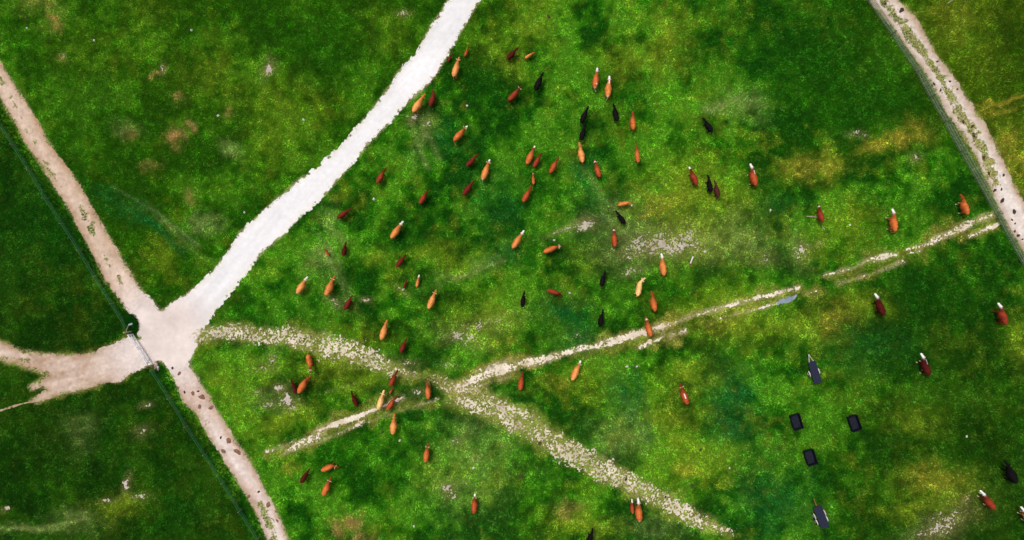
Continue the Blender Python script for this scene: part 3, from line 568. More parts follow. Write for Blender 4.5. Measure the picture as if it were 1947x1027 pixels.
cc = (srgb(26, 84, 16) * (.6 + .9 * fbm(x, y, 1.0, 3, 233)[:, None]))
v, c = blades(x, y, cc, 4, .12, .3, .03, .06, .1, .35)
add('tall_grass', new_mesh('tall_grass', v, np.arange(len(v)), 3, c), M_grass, kind='stuff', label='dark rank grass growing along the green netting fences by the gate', category='grass')

# ------------------------------------------------------------------ gate
def gate(A, B, label):
    A = np.array(A); B = np.array(B); L = float(np.hypot(*(B - A))); o = empty('gate', (A[0], A[1], 0), math.atan2(B[1] - A[1], B[0] - A[0]), label, 'gate', 'leaves of the double gate')
    r = .055
    for zz in (.15, .55, 1.0): MB().tube([(.05, 0, zz), (L - .05, 0, zz)], r, 8).build('rail', M_white, o)
    for xx in (.05, L - .05): MB().tube([(xx, 0, .1), (xx, 0, 1.03)], r, 8).build('stile', M_white, o)
    MB().tube([(.08, .0, .15), (L - .08, .0, 1.0)], .02, 6).build('brace', M_white, o)
    for k in range(1, 3): MB().tube([(L * k / 3, 0, .15), (L * k / 3, 0, 1.0)], .01, 5).build('stay', M_white, o)
gA, gM, gB = g2(253.5, 634.5), g2(270.8, 660.6), g2(288.5, 688.5)
e = (np.array(gM) - gA); e = e / np.hypot(*e) * .04
gate(gA, np.array(gM) - e, 'upper leaf of the white tubular double gate across the farm lane')
gate(np.array(gM) + e, gB, 'lower leaf of the white tubular double gate across the farm lane')
for q_, lb in ((g2(251.5, 630), 'weathered gate post at the upper end of the white gate'), (g2(290.5, 694), 'weathered gate post at the lower end of the white gate')):
    o = empty('gate_post', (*q_, 0), 0, lb, 'post')
    MB().tube([(0, 0, -.3), (0, 0, 1.45)], [.09, .08], 10).build('shaft', M_wood, o); MB().tube([(0, 0, 1.45), (0, 0, 1.5)], [.1, .07], 10).build('cap', M_wood, o)
    MB().tube([(.06, 0, 1.25), (-.35, .75, .03)], .035, 6).build('stay', M_wood, o)
    MB().tube([(.0, 0.05, .9), (-.7, -.25, .03)], .03, 6).build('stay', M_wood, o)
for i, (xp, yp) in enumerate(((293, 690), (295, 696), (298, 694), (300, 698), (296, 700), (301, 702))):
    m = lump(.17 + .04 * (i % 3), .14, .16, 300 + i, 8); o = m.build('stone', M_pink if i % 3 else M_rock, None, label=('pinkish' if i % 3 else 'greyish white') + ' stone in the heap at the lower gate post, ' + ('leftmost', 'second from left', 'fourth from left', 'fifth from left', 'third from left', 'rightmost')[i], category='stone', group='stones heaped at the gate post')
    o.location = (*g2(xp, yp), 0); o.rotation_euler.z = i
for i, (xp, yp) in enumerate(((246.5, 617.5), (250, 616.5))):
    m = MB().tube([(0, 0, 0), (0, 0, .04), (0, 0, .22), (0, 0, .27), (0, 0, .33)], [.09, .12, .12, .05, .045], 12)
    o = m.build('plastic_jug', M_plastic, None, True, label=('pale plastic jug in the dark grass, the left one above the gate post', 'pale plastic jug in the dark grass, the right one above the gate post')[i], category='jug', group='jugs by the gate')
    o.location = (*g2(xp, yp, .2), 0)

# ------------------------------------------------------------------ trailers
def trailer(cx, cy, fx, fy, L, W, label, axles, single):
    zt = .78; c_ = g2(cx, cy, zt); ang = math.atan2(-fy, fx); k = 1 - zt / H
    o = empty('flatbed_trailer', (*c_, 0), ang, label, 'trailer', 'flatbed trailers')
    nb = 5
    for i in range(nb):
        wv = W / nb; m = MB().box((0, -W / 2 + wv * (i + .5), zt - .02), (L, wv - .008, .04)); m.build('deck_board', M_deck, o)
    f = MB()
    for s_ in (-1, 1): f.box((0, s_ * (W / 2 - .06), zt - .09), (L - .04, .06, .1))
    for xx in np.linspace(-L / 2 + .05, L / 2 - .05, 5): f.box((xx, 0, zt - .1), (.05, W - .2, .08))
    f.build('chassis', M_black, o)
    d = MB(); tip = L / 2 + .72
    if single: d.tube([(L / 2 - .3, 0, zt - .18), (tip - .1, 0, zt - .25)], .045, 8)
    else:
        for s_ in (-1, 1): d.tube([(L / 2 - .1, s_ * W * .32, zt - .12), (tip, 0, zt - .2)], .035, 8)
    d.tube([(tip - .12, 0, zt - .22), (tip + .06, 0, zt - .22)], [.05, .06], 8)
    d.build('drawbar', M_rust if single else M_pale, o)
    MB().tube([(tip - .15, 0, zt - .2), (tip - .15, 0, .02)], .03, 8).build('jockey_leg', M_black, o)
    R = .3
    for ax in axles:
        MB().tube([(ax, -W / 2 - .1, R), (ax, W / 2 + .1, R)], .03, 8).build('axle', M_black, o)
        for s_ in (-1, 1):
            yy = s_ * (W / 2 + .12); w = MB().wheel((ax, yy, R), R, .15).build('wheel', M_black, o, True)
            MB().tube([(ax, yy - .07, R), (ax, yy + .07, R)], R * .56, 14).build('rim', M_pale, w)
            g = MB(); pts = [math.pi * (.12 + .76 * t / 8) for t in range(9)]; vs = []; fs = []
            for t in pts:
                for y2 in (yy - .06, yy + .06): vs.append((ax + .37 * math.cos(t), y2, R + .37 * math.sin(t)))
            for t in range(8): fs.append((2 * t, 2 * t + 1, 2 * t + 3, 2 * t + 2))
            g._a(vs, fs); mg = g.build('mudguard', M_pale, o, True)
            mm = mg.modifiers.new('thick', 'SOLIDIFY'); mm.thickness = .012
trailer(1549.8, 708, -12.4, -40, 2.4, .82, 'dark flatbed trailer with pale A-frame drawbar, standing above the black bins', (-.1,), False)
trailer(1561.8, 983, -15, -39.5, 2.42, .92, 'dark tandem-axle flatbed trailer with single rusty drawbar near the bottom edge', (.12, -.55), True)

# ------------------------------------------------------------------ bins
def bin_(pts, label):
    zt = .55; q_ = np.array([g2(*p_, zt) for p_ in pts]); c_ = q_.mean(0); ax = (q_[0] + q_[1] - q_[2] - q_[3]) / 2; L = float(np.hypot(*ax)); W = float(np.hypot(*((q_[1] + q_[2] - q_[0] - q_[3]) / 2)))
    o = empty('feed_bin', (c_[0], c_[1], 0), math.atan2(ax[1], ax[0]), label, 'bin', 'black open bins by the trailers')
    w = .05; b_ = .94; m = MB().box((0, 0, .09), (L * b_, W * b_, .08)); m.build('floor', M_binin, o)
    def wall(a, b, name='wall'):
        (x0, y0), (x1, y1) = a, b; mm = MB(); cx_, cy_ = 0, 0
        ins = lambda p_: (p_[0] - w * np.sign(p_[0]), p_[1] - w * np.sign(p_[1]))
        i0, i1 = ins(a), ins(b)
        lo = lambda p_: (p_[0] * b_, p_[1] * b_, .02); hi = lambda p_: (p_[0], p_[1], zt)
        mm._a([lo(a), lo(b), hi(b), hi(a), lo(i0), lo(i1), hi(i1), hi(i0)], [(0, 1, 2, 3), (5, 4, 7, 6), (3, 2, 6, 7), (1, 0, 4, 5), (0, 3, 7, 4), (2, 1, 5, 6)])
        mm.build(name, M_bin, o)
    cs = [(-L / 2, -W / 2), (L / 2, -W / 2), (L / 2, W / 2), (-L / 2, W / 2)]
    for i in range(4): wall(cs[i], cs[(i + 1) % 4])
    r_ = MB()
    for i in range(4): a, b = cs[i], cs[(i + 1) % 4]; r_.tube([(*a, zt), (*b, zt)], .03, 6)
    r_.build('rim', M_bin, o)
bin_([(1502.4, 791), (1520.3, 786.6), (1528.4, 814.6), (1511.2, 818.6)], 'black open bin below the A-frame trailer, left of the upper pair')
bin_([(1612.3, 793.6), (1630.4, 789.7), (1639.7, 816.5), (1622.5, 821.8)], 'black open bin standing alone furthest right in the grass')
bin_([(1528.4, 858.4), (1547.3, 855.3), (1555.2, 882.6), (1537.7, 887)], 'black open bin between the other bins and the tandem trailer')

# ------------------------------------------------------------------ small things on the ground
def stick(pts, r, mat, name, label, cat, second=None):
    a, b = g2(*pts[0]), g2(*pts[1]); o = empty(name, (*a, 0), 0, label, cat); d = (b[0] - a[0], b[1] - a[1])
    f = .72 if second else 1.0
    MB().tube([(0, 0, r), (d[0] * f, d[1] * f, r)], [r, r * .95], 8).build('shaft', mat, o)
    if second: MB().tube([(d[0] * f, d[1] * f, r), (d[0], d[1], r)], [r * .97, r * .9], 8).build('tip', second, o)
stick(((1317.5, 488), (1310.5, 506)), .07, M_white, 'painted_pole', 'short white pole with a red end lying in the grass', 'pole', M_red)
stick(((1533, 411.5), (1556, 413)), .06, M_wood, 'fence_rail', 'grey timber rail lying beside a dark red cow', 'timber')
stick(((1563, 431), (1568, 437)), .05, M_wood, 'timber_offcut', 'short pale timber offcut behind a dark red cow', 'timber')
stick(((1801, 7), (1813, -1)), .05, M_wood, 'dry_branch', 'thin yellowish branch in the grass at the top right', 'branch')
stick(((1340, 478), (1356, 471)), .025, M_wood, 'dry_branch', 'faint dry stick right of the white pole', 'branch')
o = lump(.16, .14, .12, 41).build('stone', M_rock, None, label='single reddish-white stone right of the white pole', category='stone'); o.location = (*g2(1340.5, 479), 0)
WS = [((1054, 457), 'white stone just above the orange cow walking right'), ((1083, 557), 'white stone right of the dark red cow with its head low'), ((1387, 890), 'white scrap of stone alone in the yellowish grass at lower centre'),
      ((1512, 130), None), ((1838, 830), 'small white stone right of the bins, in the open grass'), ((888, 201), 'small white stone below the dark red cow beside the gravel road'), ((1465, 400), 'white stone left of the dark red cow and timber'), ((1616, 428), 'white stone between two cows above the rutted track'),
      ((711, 379), 'grey-white stone left of a dark red cow'), ((577, 228), 'white stone left of the gravel road'), ((465, 404), 'white stone above the gravel road in the left field'), ((760, 838), 'white stone below the tan cow by the rutted track'), ((787, 1001), 'white stone in the grass near the bottom edge'),
      ((1192, 697), 'left one of two white stones below the rutted track'), ((1211, 697), 'right one of two white stones below the rutted track'), ((415, 220), 'white stone in the left field near dry patches'), ((51, 54), 'white stone near the top left corner'), ((364, 58), 'white stone near the top, in the left field'), ((179, 77), 'pale stone near the upper left track'), ((900, 890), 'white stone at lower centre, right of two orange cows')]
i = 0
for (q_, lb) in WS:
    if lb is None: continue
    i += 1; m = lump(.13 + .05 * rng.random(), .10 + .03 * rng.random(), .1, 60 + i, 8); o = m.build('stone', M_rock, None, label=lb, category='stone', group='white stones dotted over the pasture'); o.location = (*g2(*q_), .01); o.rotation_euler.z = rng.uniform(0, 6)
DG = {'dark dung pat on the pale track beyond the right-hand fence': [(1682, 6, 8), (1714, 20, 9), (1782, 117, 4), (1760, 140, 3), (1776, 160, 5), (1788, 172, 5), (1806, 155, 4), (1820, 170, 4), (1800, 178, 3), (1831, 232, 6), (1849, 240, 6), (1851, 257, 8), (1843, 250, 3), (1870, 300, 6), (1908, 333, 6), (1880, 330, 5), (1891, 362, 6), (1904, 360, 5), (1905, 382, 8), (1928, 403, 8), (1924, 418, 4), (1936, 448, 6), (1944, 455, 4), (1929, 440, 5), (1930, 425, 4)],
      'brown dung pat on the track below the white gate': [(328, 700, 5), (341, 710, 6), (338, 737, 6), (351, 746, 5), (367, 748, 6), (377, 744, 4), (384, 755, 11), (380, 773, 7), (402, 775, 8), (435, 838, 11), (452, 859, 10), (425, 858, 9), (420, 832, 5), (473, 944, 6), (510, 960, 8), (492, 935, 4), (527, 990, 6)],
      'small dark dung pat lying in the pasture grass': [(1043, 32, 6), (1265, 117, 5), (1211, 178, 4), (880, 500, 3), (1320, 555, 4), (990, 905, 8), (1332, 855, 6), (1316, 923, 7), (685, 698, 4), (658, 765, 4), (640, 766, 3), (728, 821, 6), (802, 926, 5), (1240, 800, 4), (1190, 912, 7), (1265, 945, 6), (1027, 843, 7), (1330, 1012, 4), (766, 686, 4)]}
i = 0
ORD = ('first second third fourth fifth sixth seventh eighth ninth tenth eleventh twelfth thirteenth fourteenth fifteenth sixteenth seventeenth eighteenth nineteenth twentieth twenty-first twenty-second twenty-third twenty-fourth twenty-fifth').split()
DG = {k_: sorted(v_, key=lambda t: t[0] if 'pasture' in k_ else t[1]) for k_, v_ in DG.items()}
for lb0, L_ in DG.items():
    for no, (xp, yp, r) in enumerate(L_):
        lb = lb0 + ', ' + ORD[no] + (' from the left' if 'pasture' in lb0 else ' from the top')
        i += 1; rr = r / S / 2 * 1.1; m = lump(rr * rng.uniform(.95, 1.4), rr * rng.uniform(.6, .95), .035, 500 + i, 11); o = m.build('dung_pat', M_stain if 'gate' in lb0 and r > 5.5 else M_dung, None, label=lb, category='dung pat', group=lb0.replace('dung pat', 'dung pats')); o.location = (*g2(xp, yp), .035); o.rotation_euler.z = rng.uniform(0, 6)

# ------------------------------------------------------------------ cattle: one continuous skin per animal, polygonised from a smooth distance field
def rcone(Pt, a, b, ra, rb, sy=1.0):
    a = np.array(a, float); b = np.array(b, float); d = b - a
    Q = Pt - a
    t = np.clip((Q @ d) / (d @ d + 1e-9), 0, 1)
    R_ = Q - t[:, None] * d; R_ = R_ * np.array([1, 1 / sy, 1])
    return np.sqrt((R_ * R_).sum(1)) - (ra + (rb - ra) * t)
def smin(a, b, k):
    h = np.clip(.5 + .5 * (b - a) / k, 0, 1); return b * (1 - h) + a * h - k * h * (1 - h)
def nets(F, o, h):
    ins = F < 0; nx, ny, nz = F.shape
    acc = np.zeros((nx - 1, ny - 1, nz - 1, 3)); cnt = np.zeros((nx - 1, ny - 1, nz - 1))
    for ax in range(3):
        n = [nx, ny, nz]; sl0 = [slice(None)] * 3; sl1 = [slice(None)] * 3; sl0[ax] = slice(0, n[ax] - 1); sl1[ax] = slice(1, None)
        A, B = F[tuple(sl0)], F[tuple(sl1)]; cr = (A < 0) != (B < 0); t = np.where(cr, A / np.where(cr, A - B, 1), 0)
        oth = [k for k in range(3) if k != ax]
        for d1 in (0, 1):
            for d2 in (0, 1):
                s = [slice(None)] * 3; s[oth[0]] = slice(d1, n[oth[0]] - 1 + d1); s[oth[1]] = slice(d2, n[oth[1]] - 1 + d2)
                c_ = cr[tuple(s)]; tt = t[tuple(s)]
                acc[..., ax] += np.where(c_, tt, 0); acc[..., oth[0]] += np.where(c_, d1, 0); acc[..., oth[1]] += np.where(c_, d2, 0); cnt += c_
    act = cnt > 0; vid = np.full(act.shape, -1); vid[act] = np.arange(act.sum())
    ijk = np.argwhere(act); V = (ijk + acc[act] / cnt[act][:, None]) * h + o
    faces = []
    for ax in range(3):
        o1, o2 = (ax + 1) % 3, (ax + 2) % 3
        sl0 = [slice(None)] * 3; sl1 = [slice(None)] * 3; sl0[ax] = slice(0, -1); sl1[ax] = slice(1, None)
        A, B = ins[tuple(sl0)], ins[tuple(sl1)]
        for flip in (False, True):
            e = np.argwhere((A & ~B) if not flip else (~A & B))
            e = e[(e[:, o1] > 0) & (e[:, o2] > 0) & (e[:, o1] < F.shape[o1] - 1) & (e[:, o2] < F.shape[o2] - 1)]
            def cell(d1, d2):
                q_ = e.copy(); q_[:, o1] -= d1; q_[:, o2] -= d2; return vid[q_[:, 0], q_[:, 1], q_[:, 2]]
            a, b, c_, d = cell(1, 1), cell(0, 1), cell(0, 0), cell(1, 0)
            f = np.stack([a, b, c_, d], 1); faces.append(f[:, ::-1] if flip else f)
    return V, np.concatenate(faces)
COAT = dict(cream=(248, 194, 122), tan=(228, 150, 82), lt=(214, 132, 68), orange=(198, 106, 52), rust=(172, 78, 42), red=(140, 56, 34), dred=(110, 38, 27), maroon=(78, 24, 19), brown=(78, 40, 32), black=(20, 16, 19))
WHITE = srgb(246, 242, 238)
def make_cow(name, N, R, coat, white, label, bend=0.0, pose='level', fat=1.0, calf=False, horns=False, stripe=None, feet=False, tail=0.0, tailw=False, neck=None):
    r_ = np.random.default_rng(abs(hash_str(label)) % 100000)
    # skeleton
    bz = math.radians(bend)
    nb = np.array([.55, 0, 1.2]); shx = .55
    nl, hl = (.42, .40)
    dz = dict(level=(.04, -.20), up=(.22, -.10), down=(-.28, -.30), graze=(-.62, -.42))[pose]
    nx_ = math.sqrt(max(nl * nl - min(dz[0] ** 2, .12), .05)); hx_ = math.sqrt(max(hl * hl - min(dz[1] ** 2, .10), .05))
    b1 = bz * .6; b2 = bz * 1.15
    poll = nb + np.array([nx_ * math.cos(b1), nx_ * math.sin(b1), dz[0]])
    muz = poll + np.array([hx_ * math.cos(b2), hx_ * math.sin(b2), dz[1]])
    rump = np.array([-1.02, 0, 1.15]); bb = -bz * .12        # slight body arch
    def arch(p_): p_ = np.array(p_, float); p_[1] += math.sin(bb) * (p_[0] + .2) ** 2 * .35 * (-1 if p_[0] < 0 else 0); return p_
    sp_ = [arch((-.90, 0, 1.14)), arch((-.62, 0, 1.08)), arch((-.18, 0, 1.0)), arch((.28, 0, 1.02)), nb]
    ra = [.19, .31, .385 * fat, .30, .18]
    k_ = .86 if calf else 1.0
    ra = [q_ * k_ for q_ in ra]
    st = r_.uniform(-.16, .16, 4)
    legs = []
    for s_, o_ in ((1, st[0]), (-1, st[1])):
        legs += [((.36, s_ * .17, .85), (.36 + o_ * .5, s_ * .18, .45), .12, .065), ((.36 + o_ * .5, s_ * .18, .45), (.36 + o_, s_ * .18, .06), .06, .055), ((.36 + o_, s_ * .18, .05), (.42 + o_, s_ * .18, .04), .06, .055)]
    for s_, o_ in ((1, st[2]), (-1, st[3])):
        legs += [((-.70, s_ * .17, .95), (-.66 + o_ * .4, s_ * .19, .62), .19, .10), ((-.66 + o_ * .4, s_ * .19, .62), (-.84 + o_ * .8, s_ * .19, .42), .09, .062), ((-.84 + o_ * .8, s_ * .19, .42), (-.80 + o_, s_ * .19, .06), .058, .052), ((-.80 + o_, s_ * .19, .05), (-.74 + o_, s_ * .19, .04), .058, .052)]
    side = np.array([-math.sin(b2), math.cos(b2), 0])
    ears = [(poll + side * s_ * .07 + (0, 0, .02), poll + side * s_ * .27 + np.array([-.04, 0, .0])) for s_ in (1, -1)]
    tl = math.radians(tail); tb = np.array([-1.03, 0, 1.2]); t1 = tb + np.array([-.12, math.sin(tl) * .06, -.18]); t2 = t1 + np.array([-.03 - abs(math.sin(tl)) * .15, math.sin(tl) * .5, -.36 - .2 * math.cos(tl)])
    h_ = .052
    lo = np.array([-1.62, -.72, -.06]); hi = np.array([1.62, .72, 1.66])
    if abs(bend) > 40: lo[1] = -1.1; hi[1] = 1.1
    n = np.ceil((hi - lo) / h_).astype(int); g = np.stack(np.meshgrid(*[lo[i_] + np.arange(n[i_]) * h_ for i_ in range(3)], indexing='ij'), -1).reshape(-1, 3)
    def parts(Pt):
        body = None
        for i_ in range(4):
            d = rcone(Pt, sp_[i_], sp_[i_ + 1], ra[i_], ra[i_ + 1]); body = d if body is None else smin(body, d, .08)
        hip = np.minimum(rcone(Pt, (-.60, .2, 1.22), (-.92, .1, 1.16), .12, .09), rcone(Pt, (-.60, -.2, 1.22), (-.92, -.1, 1.16), .12, .09)); body = smin(body, hip, .08)
        body = smin(body, rcone(Pt, (.42, 0, 1.3), (-.6, 0, 1.3), .09, .08), .14)
        neck = rcone(Pt, nb, poll, .18, .10); head = smin(rcone(Pt, poll, muz, .145, .10), rcone(Pt, poll + (muz - poll) * .75, muz, .105, .105), .05)
        ear = np.minimum(rcone(Pt, ears[0][0], ears[0][1], .055, .045), rcone(Pt, ears[1][0], ears[1][1], .055, .045))
        leg = None
        for a, b, r0, r1 in legs:
            d = rcone(Pt, a, b, r0, r1); leg = d if leg is None else np.minimum(leg, d)
        tl_ = np.minimum(rcone(Pt, tb, t1, .055, .04), rcone(Pt, t1, t2, .04, .062))
        return body, neck, head, ear, leg, tl_
    def total(Pt):
        body, neck, head, ear, leg, tl_ = parts(Pt)
        d = smin(body, neck, .14); d = smin(d, head, .06); d = smin(d, ear, .03); d = smin(d, leg, .07); return smin(d, tl_, .04)
    F = np.full(len(g), 1.0); near = (np.abs(g[:, 1]) < .62) | (abs(bend) > 20); F[near] = total(g[near])
    V, Q = nets(F.reshape(n), lo, h_)
    # colour by part
    pr = np.stack(parts(V), 1); w = np.exp(-np.clip(pr, -.2, 1) * 26); w /= w.sum(1)[:, None]
    base = srgb(*COAT[coat]) * (1.0 if coat in ('black',) else 1.12); dk = base * ((np.array([.62, .52, .46]) if coat in ('tan', 'cream', 'lt') else np.array([.42, .34, .32])) if neck is None else neck)
    if coat in ('black', 'maroon', 'dred', 'brown'): dk = base * .75
    nz = fbm(V[:, 0] + r_.uniform(0, 90), V[:, 1] + V[:, 2] * .7, .35, 3, 77)[:, None]
    bodyc = base * (.66 + .62 * nz); fl = smooth(.14, .34, abs(V[:, 1]))[:, None]; bodyc = bodyc * (1 - .42 * fl * np.array([.8, 1, 1])); rd = smooth(.1, .03, abs(V[:, 1]))[:, None] * smooth(.1, -.3, V[:, 0])[:, None]; bodyc = bodyc * (1 + .16 * rd)  # flank shade and a spine highlight painted into the coat, over mottling
    fore = smooth(.15, .75, V[:, 0])[:, None]; bodyc = bodyc * (1 - fore * .6) + dk * fore * .6
    headc = dk * 1.05 if white != 'pale' else base * 1.1
    t = ((V - poll) @ (muz - poll)) / ((muz - poll) @ (muz - poll)); 
    hc = np.repeat(headc[None], len(V), 0)
    if white == 'face': hc = np.repeat(WHITE[None], len(V), 0)
    if white == 'blaze': m_ = smooth(.1, .4, t)[:, None]; hc = hc * (1 - m_) + WHITE * m_
    if white == 'spot': m_ = smooth(.3, .15, abs(t - .15))[:, None]; hc = hc * (1 - m_) + WHITE * m_
    nkc = np.repeat(dk[None], len(V), 0)
    if white in ('face',): m_ = smooth(.9, 1.1, ((V - nb) @ (poll - nb)) / ((poll - nb) @ (poll - nb)))[:, None]; nkc = nkc * (1 - m_) + WHITE * m_
    earc = dk * 1.2 if white != 'pale' else WHITE * .8
    legc = base * .6; 
    lc = np.repeat(legc[None], len(V), 0)
    if feet: m_ = smooth(.42, .25, V[:, 2])[:, None]; lc = lc * (1 - m_) + srgb(232, 212, 170) * m_
    tc_ = WHITE if tailw else base * .9
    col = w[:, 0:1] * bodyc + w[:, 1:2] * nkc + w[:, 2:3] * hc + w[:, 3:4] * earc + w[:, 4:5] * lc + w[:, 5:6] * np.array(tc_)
    if stripe is not None:
        s0, s1, yy = stripe; m_ = (smooth(s0 - .06, s0, V[:, 0]) * smooth(s1 + .06, s1, V[:, 0]) * smooth(.075, .03, abs(V[:, 1] - yy)) * smooth(1.05, 1.12, V[:, 2]))[:, None]
        col = col * (1 - m_) + WHITE * m_
    # fit to the measured nose and rump
    mx_ = muz + (muz - poll) / np.linalg.norm(muz - poll) * .085
    lv = mx_[:2] - np.array([-1.06, 0]); Ll = float(np.hypot(*lv)); hm = 1.15
    Nw = np.array(px(*N)); Rw = np.array(px(*R)); D = Nw - Rw; s = np.hypot(*D) / Ll * 1.04; s = s * (1 - hm * s / H)
    rot = math.atan2(D[1], D[0]) - math.atan2(lv[1], lv[0]); mid = (Nw + Rw) / 2 * (1 - hm * s / H)
    lm = (mx_[:2] + np.array([-1.06, 0])) / 2 * s; ca, sa = math.cos(rot), math.sin(rot)
    org = mid - np.array([lm[0] * ca - lm[1] * sa, lm[0] * sa + lm[1] * ca])
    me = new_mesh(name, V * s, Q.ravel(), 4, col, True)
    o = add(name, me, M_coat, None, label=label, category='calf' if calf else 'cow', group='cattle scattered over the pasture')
    o.location = (org[0], org[1], 0); o.rotation_euler = (0, 0, rot)
    if horns:
        hv = (muz - poll) / np.linalg.norm(muz - poll)
        for s_ in (1, -1):
            p0 = poll + side * s_ * .06 + np.array([0, 0, .1]); p1 = p0 + side * s_ * .15 + np.array([0, 0, .05]); p2 = p1 + side * s_ * .07 + hv * .1 + np.array([0, 0, .1])
            MB().tube([p0 * s, p1 * s, p2 * s], [.04 * s, .034 * s, .012 * s], 7).build('horn', M_horn, o, True)
    return o
def hash_str(t):
    h_ = 7
    for ch in t: h_ = (h_ * 131 + ord(ch)) % 1000003
    return h_
